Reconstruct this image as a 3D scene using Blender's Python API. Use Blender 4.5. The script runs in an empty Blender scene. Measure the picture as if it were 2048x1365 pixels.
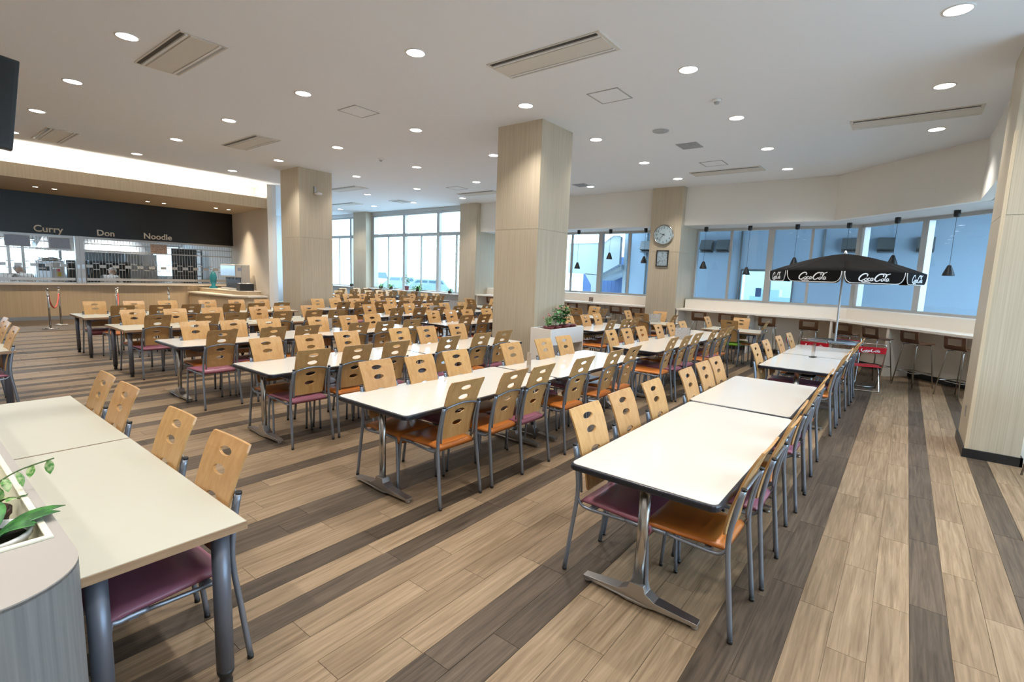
import bpy, bmesh, math, random
from mathutils import Vector, Matrix
from mathutils.geometry import delaunay_2d_cdt
random.seed(7)
PI = math.pi
scene = bpy.context.scene
COL = scene.collection

# ------------------------------------------------------------------ camera
CAMH = 1.68
yaw, pitch, roll = math.radians(37.93), math.radians(7.5), math.radians(2.07)
fwd = Vector((math.cos(yaw)*math.cos(pitch), math.sin(yaw)*math.cos(pitch), -math.sin(pitch)))
rt = Vector((math.sin(yaw), -math.cos(yaw), 0.0))
up = rt.cross(fwd)
r2 = rt*math.cos(roll) + up*math.sin(roll)
u2 = -rt*math.sin(roll) + up*math.cos(roll)
cam_data = bpy.data.cameras.new('camera')
cam_data.sensor_width = 36.0
cam_data.lens = 1001.5/2048*36.0
cam_data.clip_start = 0.05
cam_data.clip_end = 200
cam = bpy.data.objects.new('camera', cam_data)
COL.objects.link(cam)
M3 = Matrix((r2, u2, -fwd)).transposed()
cam.matrix_world = Matrix.Translation((0, 0, CAMH)) @ M3.to_4x4()
scene.camera = cam

# ------------------------------------------------------------------ world, light, exposure
SKY_STRENGTH = 7.5
SPOT_W = 205.0
world = bpy.data.worlds.new('world'); scene.world = world
world.use_nodes = True
bg = world.node_tree.nodes['Background']
bg.inputs[0].default_value = (0.62, 0.83, 1.0, 1)
bg.inputs[1].default_value = SKY_STRENGTH
scene.view_settings.view_transform = 'Standard'
scene.view_settings.look = 'None'
scene.view_settings.gamma = 1
scene.view_settings.use_curve_mapping = False
scene.view_settings.exposure = 0.35
scene.cycles.max_bounces = 8
scene.cycles.diffuse_bounces = 4
scene.cycles.glossy_bounces = 3
scene.cycles.transparent_max_bounces = 16
scene.cycles.sample_clamp_indirect = 4.0
scene.cycles.use_denoising = True
scene.cycles.caustics_reflective = False
scene.cycles.caustics_refractive = False

# ------------------------------------------------------------------ materials
def new_mat(name):
    m = bpy.data.materials.new(name); m.use_nodes = True
    nt = m.node_tree
    return m, nt, nt.nodes['Principled BSDF']
def mat(name, col, rough=0.5, metal=0.0, spec=0.5, coat=0.0):
    m, nt, b = new_mat(name)
    b.inputs['Base Color'].default_value = (*col, 1)
    b.inputs['Roughness'].default_value = rough
    b.inputs['Metallic'].default_value = metal
    b.inputs['Specular IOR Level'].default_value = spec
    b.inputs['Coat Weight'].default_value = coat
    # faint procedural unevenness of the gloss, as on every real surface
    tc = nt.nodes.new('ShaderNodeTexCoord'); n = nt.nodes.new('ShaderNodeTexNoise')
    n.inputs['Scale'].default_value = 9.0; n.inputs['Detail'].default_value = 2.0
    mr = nt.nodes.new('ShaderNodeMapRange')
    mr.inputs['To Min'].default_value = max(0.02, rough-0.04); mr.inputs['To Max'].default_value = min(1, rough+0.04)
    nt.links.new(tc.outputs['Object'], n.inputs['Vector'])
    nt.links.new(n.outputs['Fac'], mr.inputs['Value'])
    nt.links.new(mr.outputs['Result'], b.inputs['Roughness'])
    return m
def emit(name, col, s):
    m, nt, b = new_mat(name)
    b.inputs['Base Color'].default_value = (*col, 1)
    b.inputs['Emission Color'].default_value = (*col, 1)
    b.inputs['Emission Strength'].default_value = s
    return m
def wood(name, c1, c2, stretch, rough=0.45, scale=1.0, rand=0.0, spec=0.5, hue=0.0):
    """grain drawn out along one axis: stretch = scale factors per axis"""
    m, nt, b = new_mat(name)
    L = nt.links.new
    tc = nt.nodes.new('ShaderNodeTexCoord'); oi = nt.nodes.new('ShaderNodeObjectInfo')
    mp = nt.nodes.new('ShaderNodeMapping'); mp.inputs['Scale'].default_value = tuple(s*scale for s in stretch)
    mul = nt.nodes.new('ShaderNodeMath'); mul.operation = 'MULTIPLY'; mul.inputs[1].default_value = 37.0
    L(oi.outputs['Random'], mul.inputs[0]); L(mul.outputs[0], mp.inputs['Location'])
    L(tc.outputs['Object'], mp.inputs['Vector'])
    n = nt.nodes.new('ShaderNodeTexNoise'); n.inputs['Scale'].default_value = 1.0
    n.inputs['Detail'].default_value = 6.0; n.inputs['Roughness'].default_value = 0.62; n.inputs['Distortion'].default_value = 0.6
    L(mp.outputs['Vector'], n.inputs['Vector'])
    cr = nt.nodes.new('ShaderNodeValToRGB')
    cr.color_ramp.elements[0].position = 0.32; cr.color_ramp.elements[1].position = 0.68
    cr.color_ramp.elements[0].color = (*c1, 1); cr.color_ramp.elements[1].color = (*c2, 1)
    L(n.outputs['Fac'], cr.inputs['Fac'])
    hs = nt.nodes.new('ShaderNodeHueSaturation')
    mr = nt.nodes.new('ShaderNodeMapRange'); mr.inputs['To Min'].default_value = 1-rand; mr.inputs['To Max'].default_value = 1+rand
    L(oi.outputs['Random'], mr.inputs['Value']); L(mr.outputs['Result'], hs.inputs['Value'])
    if hue:
        mh = nt.nodes.new('ShaderNodeMapRange'); mh.inputs['To Min'].default_value = 0.5-hue; mh.inputs['To Max'].default_value = 0.5+hue
        L(oi.outputs['Random'], mh.inputs['Value']); L(mh.outputs['Result'], hs.inputs['Hue'])
    L(cr.outputs['Color'], hs.inputs['Color']); L(hs.outputs['Color'], b.inputs['Base Color'])
    b.inputs['Roughness'].default_value = rough
    b.inputs['Specular IOR Level'].default_value = spec
    bp = nt.nodes.new('ShaderNodeBump'); bp.inputs['Strength'].default_value = 0.04; bp.inputs['Distance'].default_value = 0.002
    L(n.outputs['Fac'], bp.inputs['Height']); L(bp.outputs['Normal'], b.inputs['Normal'])
    return m
def glass_mat(name, tint=(0.9, 0.96, 1.0), gloss=0.12):
    m = bpy.data.materials.new(name); m.use_nodes = True
    nt = m.node_tree; nt.nodes.clear(); L = nt.links.new
    o = nt.nodes.new('ShaderNodeOutputMaterial'); mx = nt.nodes.new('ShaderNodeMixShader')
    t = nt.nodes.new('ShaderNodeBsdfTransparent'); t.inputs[0].default_value = (*tint, 1)
    g = nt.nodes.new('ShaderNodeBsdfGlossy'); g.inputs['Roughness'].default_value = 0.02
    fr = nt.nodes.new('ShaderNodeLayerWeight'); fr.inputs[0].default_value = 0.5
    pw = nt.nodes.new('ShaderNodeMath'); pw.operation = 'POWER'; pw.inputs[1].default_value = 4.0
    L(fr.outputs['Facing'], pw.inputs[0])
    mu = nt.nodes.new('ShaderNodeMath'); mu.operation = 'MULTIPLY_ADD'; mu.inputs[1].default_value = 0.55; mu.inputs[2].default_value = gloss*0.3
    L(pw.outputs[0], mu.inputs[0]); L(mu.outputs[0], mx.inputs[0]); L(t.outputs[0], mx.inputs[1]); L(g.outputs[0], mx.inputs[2])
    L(mx.outputs[0], o.inputs[0])
    return m
def print_mat(name, paper, ink, sx, sy, thresh=0.52):
    """unreadable small print: rows of short dashes"""
    m, nt, b = new_mat(name); L = nt.links.new
    tc = nt.nodes.new('ShaderNodeTexCoord'); mp = nt.nodes.new('ShaderNodeMapping')
    mp.inputs['Scale'].default_value = (sx, sx, sy)
    br = nt.nodes.new('ShaderNodeTexNoise'); br.inputs['Scale'].default_value = 1.0; br.inputs['Detail'].default_value = 1.0
    cr = nt.nodes.new('ShaderNodeValToRGB'); cr.color_ramp.interpolation = 'CONSTANT'
    cr.color_ramp.elements[1].position = thresh
    cr.color_ramp.elements[0].color = (*paper, 1); cr.color_ramp.elements[1].color = (*ink, 1)
    L(tc.outputs['Object'], mp.inputs['Vector']); L(mp.outputs['Vector'], br.inputs['Vector'])
    L(br.outputs['Fac'], cr.inputs['Fac']); L(cr.outputs['Color'], b.inputs['Base Color'])
    b.inputs['Roughness'].default_value = 0.4
    return m
def leaf_mat(name, c1, c2, sc=30):
    m, nt, b = new_mat(name); L = nt.links.new
    tc = nt.nodes.new('ShaderNodeTexCoord'); n = nt.nodes.new('ShaderNodeTexNoise'); n.inputs['Scale'].default_value = sc
    cr = nt.nodes.new('ShaderNodeValToRGB'); cr.color_ramp.elements[0].position = 0.4; cr.color_ramp.elements[1].position = 0.6
    cr.color_ramp.elements[0].color = (*c1, 1); cr.color_ramp.elements[1].color = (*c2, 1)
    L(tc.outputs['Object'], n.inputs['Vector']); L(n.outputs['Fac'], cr.inputs['Fac']); L(cr.outputs['Color'], b.inputs['Base Color'])
    b.inputs['Roughness'].default_value = 0.4
    return m

M = {}
M['ceil'] = mat('ceiling_paint', (0.86, 0.885, 0.925), 0.9, spec=0.1)
M['wall'] = mat('wall_paint', (0.83, 0.775, 0.70), 0.85, spec=0.15)
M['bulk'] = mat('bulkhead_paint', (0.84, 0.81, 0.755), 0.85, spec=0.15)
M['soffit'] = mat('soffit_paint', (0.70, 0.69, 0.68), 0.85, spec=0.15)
M['white'] = mat('white_paint', (0.80, 0.80, 0.80), 0.6, spec=0.3)
M['cream'] = mat('cream_laminate', (0.86, 0.785, 0.69), 0.45, spec=0.4)
M['ash'] = wood('ash_panel', (0.45, 0.375, 0.27), (0.58, 0.50, 0.38), (85, 85, 0.8), 0.5, spec=0.35)
M['ashcounter'] = wood('ash_counter_front', (0.56, 0.44, 0.29), (0.67, 0.545, 0.385), (60, 60, 0.8), 0.5, spec=0.3)
M['ashgrey'] = wood('grey_ash_laminate', (0.155, 0.165, 0.175), (0.235, 0.245, 0.25), (55, 55, 1.2), 0.45, spec=0.35)
M['beech'] = wood('beech_plywood', (0.425, 0.228, 0.080), (0.535, 0.320, 0.135), (26, 26, 1.6), 0.33, rand=0.05, spec=0.5, hue=0.003)
M['walnut'] = wood('walnut_plywood', (0.065, 0.024, 0.011), (0.16, 0.070, 0.031), (45, 45, 1.5), 0.4, rand=0.08)
LT = [((0.150, 0.100, 0.058), (0.288, 0.208, 0.133)), ((0.132, 0.088, 0.051), (0.262, 0.187, 0.118)), ((0.160, 0.108, 0.063), (0.303, 0.220, 0.141))]
DK = [((0.038, 0.027, 0.019), (0.106, 0.079, 0.055)), ((0.033, 0.0235, 0.016), (0.092, 0.068, 0.048)), ((0.044, 0.031, 0.022), (0.120, 0.089, 0.063))]
M['pl'] = [wood('light_plank_%s' % 'abc'[i], a, b, (2.2, 46, 46), 0.46, rand=0.05, spec=0.26) for i, (a, b) in enumerate(LT)]
M['pd'] = [wood('dark_plank_%s' % 'abc'[i], a, b, (2.2, 46, 46), 0.46, rand=0.05, spec=0.26) for i, (a, b) in enumerate(DK)]
M['joint'] = mat('floor_joint', (0.16, 0.115, 0.075), 0.7)
M['tile'] = mat('dark_floor_tile', (0.105, 0.08, 0.062), 0.45)
M['lam'] = mat('white_laminate', (0.634, 0.607, 0.559), 0.12, spec=0.55)
M['lamw'] = mat('cream_white_laminate', (0.468, 0.459, 0.387), 0.30, spec=0.45)
M['edge'] = mat('black_rubber_edge', (0.012, 0.014, 0.022), 0.3)
M['woodedge'] = wood('wood_edge_band', (0.27, 0.17, 0.10), (0.38, 0.25, 0.15), (4, 4, 60), 0.45)
M['chrome'] = mat('chrome', (0.50, 0.49, 0.47), 0.24, 1.0)
M['castalu'] = mat('cast_aluminium', (0.48, 0.47, 0.46), 0.33, 1.0)
M['tube'] = mat('grey_metallic_tube', (0.235, 0.27, 0.33), 0.3, 0.6)
M['legtube'] = mat('silver_grey_leg', (0.14, 0.155, 0.195), 0.34, 0.4)
M['black'] = mat('black_plastic', (0.012, 0.012, 0.013), 0.4)
M['blackcloth'] = mat('black_canvas', (0.007, 0.006, 0.006), 0.8, spec=0.12)
M['board'] = mat('black_sign_panel', (0.012, 0.0115, 0.011), 0.35, spec=0.4)
M['orange'] = mat('orange_vinyl', (0.510, 0.162, 0.030), 0.32, spec=0.5)
M['mauve'] = mat('mauve_vinyl', (0.297, 0.104, 0.149), 0.34, spec=0.5)
M['green'] = mat('green_vinyl', (0.20, 0.42, 0.03), 0.36, spec=0.5)
M['alu'] = mat('window_aluminium', (0.50, 0.49, 0.47), 0.4, 0.35)
M['grille'] = mat('grille_aluminium', (0.50, 0.48, 0.46), 0.35, 0.5)
M['glass'] = glass_mat('window_glass')
M['acryl'] = glass_mat('clear_acrylic', (0.95, 0.95, 0.95), 0.3)
M['lens'] = emit('downlight_lens', (1.0, 0.95, 0.88), 9.0)
M['strip'] = emit('cove_light_strip', (1.0, 0.93, 0.80), 55.0)
M['tubelamp'] = emit('added_kitchen_lamp', (0.95, 1.0, 1.0), 45.0)
M['pendglow'] = emit('pendant_bulb', (1.0, 0.55, 0.35), 14.0)
M['red'] = mat('red_slat', (0.60, 0.012, 0.03), 0.35)
M['letter'] = mat('cream_lettering', (0.90, 0.84, 0.72), 0.5)
M['whitelet'] = mat('white_lettering', (0.85, 0.85, 0.88), 0.5)
M['steel'] = mat('stainless_steel', (0.52, 0.54, 0.56), 0.3, 0.9)
M['dsteel'] = mat('dark_appliance_steel', (0.10, 0.11, 0.12), 0.35, 0.5)
M['pot'] = mat('plum_plastic_pot', (0.14, 0.02, 0.028), 0.35)
M['bpot'] = mat('brown_plastic_pot', (0.06, 0.03, 0.02), 0.5)
M['wpot'] = mat('white_ceramic_pot', (0.78, 0.80, 0.82), 0.2)
M['soil'] = mat('potting_soil', (0.025, 0.018, 0.012), 0.95)
M['leaf'] = leaf_mat('dark_leaf', (0.015, 0.10, 0.025), (0.05, 0.22, 0.04))
M['leafl'] = leaf_mat('variegated_leaf', (0.07, 0.25, 0.04), (0.42, 0.50, 0.25), 60)
M['leafm'] = leaf_mat('fresh_leaf', (0.08, 0.26, 0.05), (0.20, 0.42, 0.12))
M['farleaf'] = leaf_mat('glare_pale_leaf', (0.50, 0.66, 0.55), (0.66, 0.78, 0.66))  # foliage paled so that outdoor glare is part of its colour
M['farbark'] = mat('glare_pale_bark', (.6,.62,.6), .9)  # bark paled likewise, glare put into the colour
M['stem'] = mat('plant_stem', (0.06, 0.11, 0.03), 0.6)
M['pink'] = mat('pink_petal', (0.80, 0.26, 0.28), 0.5)
M['peach'] = mat('peach_petal', (0.85, 0.50, 0.32), 0.5)
M['rope'] = mat('coral_rope', (0.75, 0.15, 0.12), 0.6)
M['concrete'] = mat('daylight_tinted_concrete', (0.35, 0.44, 0.53), 0.85, spec=0.2)  # concrete with some of the daylight's blue mixed into its colour
M['pale'] = mat('pale_render', (0.36, 0.41, 0.44), 0.85, spec=0.2)
M['hood'] = mat('weathered_vent_metal', (0.16, 0.17, 0.17), 0.5, 0.4)
M['asphalt'] = mat('bright_paving', (0.55, 0.56, 0.56), 0.9)
M['btile'] = mat('blue_wall_tile', (0.055, 0.11, 0.24), 0.4)
M['carw'] = mat('pale_car_paint', (0.62, 0.70, 0.74), 0.3)
M['carb'] = mat('grey_blue_car_paint', (0.14, 0.20, 0.24), 0.3)
M['carglass'] = mat('car_window', (0.05, 0.09, 0.11), 0.15)
M['skin'] = mat('skin', (0.60, 0.40, 0.30), 0.6)
M['uniform'] = mat('white_uniform', (0.75, 0.77, 0.80), 0.8)
M['paper'] = mat('paper', (0.80, 0.78, 0.74), 0.6)
M['bluepaper'] = print_mat('pale_blue_notice', (0.42, 0.50, 0.66), (0.36, 0.45, 0.62), 40, 30, 0.56)
M['tanpaper'] = print_mat('tan_menu_board', (0.48, 0.36, 0.30), (0.22, 0.14, 0.11), 30, 40, 0.56)
M['menu'] = print_mat('printed_menu', (0.70, 0.69, 0.67), (0.34, 0.29, 0.27), 28, 230, 0.58)
M['photo'] = print_mat('food_photo_print', (0.55, 0.50, 0.42), (0.16, 0.04, 0.03), 38, 38, 0.5)
M['teal'] = mat('teal_plastic', (0.02, 0.20, 0.27), 0.3)
M['yellow'] = mat('yellow_label', (0.70, 0.55, 0.05), 0.5)
M['canopyglass'] = mat('shop_interior', (0.50, 0.58, 0.50), 0.6)
M['indoor'] = emit('shop_wall_glow', (0.50, 0.62, 0.54), 0.22)  # self-glow of the shop's back wall, stands in for room light
M['vent'] = mat('grey_ceiling_vent', (0.40, 0.41, 0.42), 0.7)
M['acpanel'] = mat('ac_panel', (0.66, 0.63, 0.58), 0.6)
M['bulbglass'] = mat('table_glass', (0.45, 0.47, 0.52), 0.1)

# ------------------------------------------------------------------ mesh helpers
class MB:
    def __init__(s): s.v = []; s.f = []; s.m = []; s.sm = []
    def add(s, vs, fs, mi=0, smooth=False):
        b = len(s.v); s.v += [tuple(v) for v in vs]
        for f in fs: s.f.append(tuple(b+i for i in f)); s.m.append(mi); s.sm.append(smooth)
        return s
    def box(s, x0, x1, y0, y1, z0, z1, mi=0):
        vs = [(x, y, z) for z in (z0, z1) for y in (y0, y1) for x in (x0, x1)]
        return s.add(vs, [(0, 2, 3, 1), (4, 5, 7, 6), (0, 1, 5, 4), (2, 6, 7, 3), (0, 4, 6, 2), (1, 3, 7, 5)], mi)
    def prism(s, poly, z0, z1, mi=0, top=True, bot=True, smooth=False):
        n = len(poly)
        a = sum(poly[i][0]*poly[(i+1) % n][1]-poly[(i+1) % n][0]*poly[i][1] for i in range(n))
        if a < 0: poly = poly[::-1]
        vs = [(x, y, z0) for x, y in poly]+[(x, y, z1) for x, y in poly]
        s.add(vs, [(i, (i+1) % n, n+(i+1) % n, n+i) for i in range(n)], mi, smooth)
        b = len(s.v)-2*n
        if top: s.f.append(tuple(b+n+i for i in range(n))); s.m.append(mi); s.sm.append(False)
        if bot: s.f.append(tuple(b+i for i in range(n))[::-1]); s.m.append(mi); s.sm.append(False)
        return s
    def tube(s, pts, r, n=8, mi=0, caps=True, closed=False):
        P = [Vector(p) for p in pts]; k = len(P)
        rs = r if isinstance(r, (list, tuple)) else [r]*k
        vs = []; prev = None
        for i, p in enumerate(P):
            if closed: t = (P[(i+1) % k]-P[i-1]).normalized()
            else: t = (P[min(i+1, k-1)]-P[max(i-1, 0)]).normalized()
            if prev is None:
                a = Vector((0, 0, 1)) if abs(t.z) < 0.9 else Vector((1, 0, 0))
                u = t.cross(a).normalized()
            else:
                u = prev-t*prev.dot(t); u = u.normalized()
            prev = u; w = t.cross(u)
            for j in range(n):
                a = 2*PI*j/n; vs.append(p+(u*math.cos(a)+w*math.sin(a))*rs[i])
        fs = []
        for i in range(k if closed else k-1):
            i2 = (i+1) % k
            for j in range(n): fs.append((i*n+j, i*n+(j+1) % n, i2*n+(j+1) % n, i2*n+j))
        s.add(vs, fs, mi, True)
        if caps and not closed:
            b = len(s.v)-k*n
            s.f.append(tuple(b+j for j in range(n))[::-1]); s.m.append(mi); s.sm.append(False)
            s.f.append(tuple(b+(k-1)*n+j for j in range(n))); s.m.append(mi); s.sm.append(False)
        return s
    def lathe(s, prof, n=20, c=(0, 0, 0), mi=0, cap=True):
        vs = []
        for r, z in prof:
            for j in range(n):
                a = 2*PI*j/n; vs.append((c[0]+r*math.cos(a), c[1]+r*math.sin(a), c[2]+z))
        fs = [(i*n+j, i*n+(j+1) % n, (i+1)*n+(j+1) % n, (i+1)*n+j) for i in range(len(prof)-1) for j in range(n)]
        s.add(vs, fs, mi, True)
        if cap:
            b = len(s.v)-len(prof)*n
            s.f.append(tuple(b+j for j in range(n))[::-1]); s.m.append(mi); s.sm.append(False)
            b = len(s.v)-n
            s.f.append(tuple(b+j for j in range(n))); s.m.append(mi); s.sm.append(False)
        return s
    def mesh(s, name, mats):
        me = bpy.data.meshes.new(name); me.from_pydata(s.v, [], s.f)
        for m in (mats if isinstance(mats, (list, tuple)) else [mats]): me.materials.append(m)
        me.polygons.foreach_set('material_index', s.m)
        me.polygons.foreach_set('use_smooth', s.sm)
        me.update(); return me

def link(name, me, parent=None, loc=(0, 0, 0), rot=(0, 0, 0)):
    o = bpy.data.objects.new(name, me); COL.objects.link(o)
    o.location = loc; o.rotation_euler = rot
    if parent: o.parent = parent
    return o
def part(name, mb, mats, parent=None, loc=(0, 0, 0), rot=(0, 0, 0), bevel=0):
    o = link(name, mb.mesh(name, mats), parent, loc, rot)
    if bevel:
        md = o.modifiers.new('bevel', 'BEVEL'); md.width = bevel; md.segments = 2; md.limit_method = 'ANGLE'
    return o
def tag(o, label=None, cat=None, group=None, kind=None):
    if label: o['label'] = label
    if cat: o['category'] = cat
    if group: o['group'] = group
    if kind: o['kind'] = kind
    return o
def thing(name, label, cat, loc=(0, 0, 0), rz=0.0, group=None):
    return tag(link(name, None, None, loc, (0, 0, rz)), label, cat, group)
def struct(name, mb, mats, parent=None, **k):
    o = part(name, mb, mats, parent, **k)
    if not parent: o['kind'] = 'structure'
    return o
def dup(root, loc, rz, label=None, group=None):
    r = root.copy(); COL.objects.link(r); r.location = loc; r.rotation_euler = (0, 0, rz)
    if label: r['label'] = label
    if group: r['group'] = group
    for ch in CH.get(root.name, list(root.children)):
        c = ch.copy(); COL.objects.link(c); c.parent = r
        for g in CH.get(ch.name, list(ch.children)):
            d = g.copy(); COL.objects.link(d); d.parent = c
    return r
CH = {}
def remember(root):
    """note the children of a prototype, so later copies need no scan of the whole scene"""
    CH[root.name] = list(root.children)
    for c in root.children: CH[c.name] = list(c.children)
def rrect(x0, x1, y0, y1, r, n=4):
    pts = []
    for cx, cy, a0 in ((x1-r, y1-r, 0), (x0+r, y1-r, PI/2), (x0+r, y0+r, PI), (x1-r, y0+r, 3*PI/2)):
        for i in range(n+1):
            a = a0+PI/2*i/n; pts.append((cx+r*math.cos(a), cy+r*math.sin(a)))
    return pts
def smooth_path(P, k=5):
    P = [Vector(p) for p in P]; out = []
    for i in range(len(P)-1):
        p0 = P[max(i-1, 0)]; p1 = P[i]; p2 = P[i+1]; p3 = P[min(i+2, len(P)-1)]
        for j in range(k):
            t = j/k
            out.append(0.5*((2*p1)+(p2-p0)*t+(2*p0-5*p1+4*p2-p3)*t*t+(3*p1-p0-3*p2+p3)*t**3))
    out.append(P[-1]); return out
def text_mesh(txt, size, mat_, extrude=0.006, shear=0.0, bold=0.0):
    cu = bpy.data.curves.new('lettering', 'FONT'); cu.body = txt; cu.size = size; cu.extrude = extrude; cu.shear = shear; cu.offset = bold
    cu.resolution_u = 3
    o = bpy.data.objects.new('lettering', cu); COL.objects.link(o)
    dg = bpy.context.evaluated_depsgraph_get(); dg.update()
    me = bpy.data.meshes.new_from_object(o.evaluated_get(dg)); bpy.data.objects.remove(o)
    me.materials.clear(); me.materials.append(mat_); me.name = 'lettering'
    return me

H = 4.08          # ceiling height
# ------------------------------------------------------------------ FLOOR
fl = MB().prism([(-4, -3.4), (14.4, -3.4), (14.4, 24), (-4, 24)], -0.12, -0.0045)
floor = struct('floor', fl, M['joint'])
PW, PL = 0.155, 0.914
Y0 = -0.19
darkrows = set()
def mark(*ys):
    for y in ys: darkrows.add(int(math.floor((y-Y0)/PW)))
mark(-0.265, -0.72, 0.34, 0.5, 1.3, 1.46, 2.23, 2.55, 3.02, 3.17, 3.92, 4.6, 4.75, 5.4, 6.1, 6.5, 6.75, 7.15, 7.3, 7.87, 8.3, 8.5,
     9.1, 9.42, 10.1, 10.28, 10.65, 11.36, 12.1, 12.27, 12.7, 13.3, 14.05, 14.6, -1.2, -1.35, -1.9, -2.4, -2.55)
rng = random.Random(3)
planks = []
nrow = int((15.6-Y0)/PW)
for k in range(-20, nrow):
    y = Y0+k*PW
    off = rng.random()*PL
    x = -4.2+off-PL
    while x < 14.3:
        x0, x1 = max(x, -4), min(x+PL, 14.3)
        if x1-x0 > 0.05:
            planks.append((x0, x1, y, k in darkrows, rng.randrange(3)))
        x += PL
def inview(x, y):
    v = Vector((x, y, -CAMH)); z = v.dot(fwd)
    if z < 0.3: return 0
    px = 1024+1001.5*v.dot(r2)/z; py = 682.5-1001.5*v.dot(u2)/z
    if px < -150 or px > 2200 or py > 1500: return 0
    return 1.0/z**3
planks.sort(key=lambda p: -inview((p[0]+p[1])/2, p[2]+PW/2))
g = 0.0011
pmesh = {}
for dark in (0, 1):
    for t in range(3):
        mb = MB().box(g, PL-g, g, PW-g, -0.0045, 0.0)
        pmesh[dark, t] = mb.mesh('plank', [M['pd' if dark else 'pl'][t]])
rest = MB(); npl = 0
for x0, x1, y, dk, t in planks:
    if npl < 300 and inview((x0+x1)/2, y+PW/2) > 0 and x1-x0 > PL-0.01:
        link('plank', pmesh[int(dk), t], floor, (x0, y, 0)); npl += 1
    else:
        rest.box(x0+g, x1-g, y+g, y+PW-g, -0.0045, 0.0, t+(3 if dk else 0))
o = part('plank_field', rest, M['pl']+M['pd'], floor); o['kind'] = 'stuff'
o = part('tile_strip', MB().box(-4, 8.0, 15.62, 24, -0.004, 0.001), M['tile'], floor)

# ------------------------------------------------------------------ CEILING AND WALLS
ceil_poly = [(-4, -3.4), (11.0, -3.4), (14.6, -3.4), (14.6, 12.6), (13.6, 12.6), (13.6, 24.3), (-4, 24.3)]
struct('ceiling', MB().prism(ceil_poly, H, H+0.15), M['ceil'])
struct('wall_left', MB().box(-4.2, -4.0, -3.4, 24.3, 0, H), M['wall'])
struct('wall_far', MB().box(8.0, 14.6, 24.0, 24.2, 0, H), M['white'])
# windows behind and to the right of the camera (outside the frame)
wb = MB().box(-4, 11.0, -3.4, -3.2, 0, 0.9).box(-4, 11.0, -3.4, -3.2, 3.1, H).box(-4, 1.2, -3.4, -3.2, .9, 3.1)
for x in (1, 3.5, 6, 8.5, 10.8): wb.box(x, x+0.2, -3.4, -3.2, 0.9, 3.1)
struct('wall_back', wb, M['wall'])
# bulkhead over the bar windows
def strip_poly(pts, t):
    """offset polyline (list of xy) outwards by t -> closed polygon"""
    return pts
bk = MB()
bk.prism([(13.18, 12.0), (13.18, 1.43), (11.0, -0.75), (7.3, -0.75), (7.3, -0.90), (11.06, -0.90), (13.33, 1.37), (13.33, 12.0)], 3.12, H)
struct('wall_bulkhead', bk, M['bulk'])
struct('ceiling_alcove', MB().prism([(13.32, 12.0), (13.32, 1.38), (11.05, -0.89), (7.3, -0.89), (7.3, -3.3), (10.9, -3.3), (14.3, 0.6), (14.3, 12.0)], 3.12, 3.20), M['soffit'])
# low wall and ledge under the bar windows
def run(name, y0, y1, last=False):
    pass
low = MB()
low.prism([(13.6, 11.83), (13.6, 5.57), (14.3, 5.57), (14.3, 11.83)], 0, 1.2)
low.prism([(13.6, 4.7), (13.6, 1.03), (10.0, -2.57), (10.7, -2.9), (14.3, 0.95), (14.3, 4.7)], 0, 1.2)
struct('wall_window_ledge', low, M['cream'])
kick = MB().box(13.58, 13.605, 5.58, 11.8, 0, 0.1)
kick.box(13.58, 13.605, 1.05, 4.69, 0, 0.1)
kick.prism([(13.58, 1.04), (10.0, -2.54), (9.98, -2.52), (13.56, 1.06)], 0, 0.1)
struct('baseboard_bar', kick, M['black'])

# window frames --------------------------------------------------------------
def window(name, A, B, z0, z1, posts, minors, transom=None, fw=0.07, glass=True):
    """A,B plan points; posts/minors at fractional metres along AB"""
    A = Vector((*A, 0)); B = Vector((*B, 0)); L = (B-A).length; ang = math.atan2((B-A).y, (B-A).x)
    fr = MB()
    fr.box(0, L, -0.06, 0.06, z0, z0+0.05).box(0, L, -0.06, 0.06, z1-0.07, z1)
    if transom: fr.box(0, L, -0.05, 0.05, transom-0.06, transom+0.06)
    root = struct(name, fr, M['alu'], loc=(A.x, A.y, 0), rot=(0, 0, ang))
    for p in posts:
        part('mullion', MB().box(p-fw, p+fw, -0.07, 0.07, z0+0.05, z1-0.07), M['alu'], root)
        
    for p in minors:
        part('stile', MB().box(p-0.03, p+0.03, -0.03, 0.03, z0+0.05, (transom or z1)-0.06), M['alu'], root)
    if glass:
        cuts = sorted(set([0.0, L]+list(posts)))
        for a, b in zip(cuts[:-1], cuts[1:]):
            if b-a > 0.2:
                part('pane', MB().box(a+0.02, b-0.02, -0.004, 0.004, z0+0.04, z1-0.06), M['glass'], root)
    return root
# between clock pillar and second pillar
window('window_1', (14.25, 5.5), (14.25, 11.9), 1.2, 3.12, (0.1, 2.19, 4.3, 6.3), (1.22, 3.25, 5.3))
# between clock pillar and the angled run
window('window_2', (14.25, 0.95), (14.25, 4.8), 1.2, 3.12, (0.03, 1.9, 3.8), (1.0, 2.87))
# angled run
window('window_3', (14.25, 0.95), (10.3, -3.0), 1.2, 3.12, (0.06, 1.62, 3.3, 5.4), ())
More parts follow.
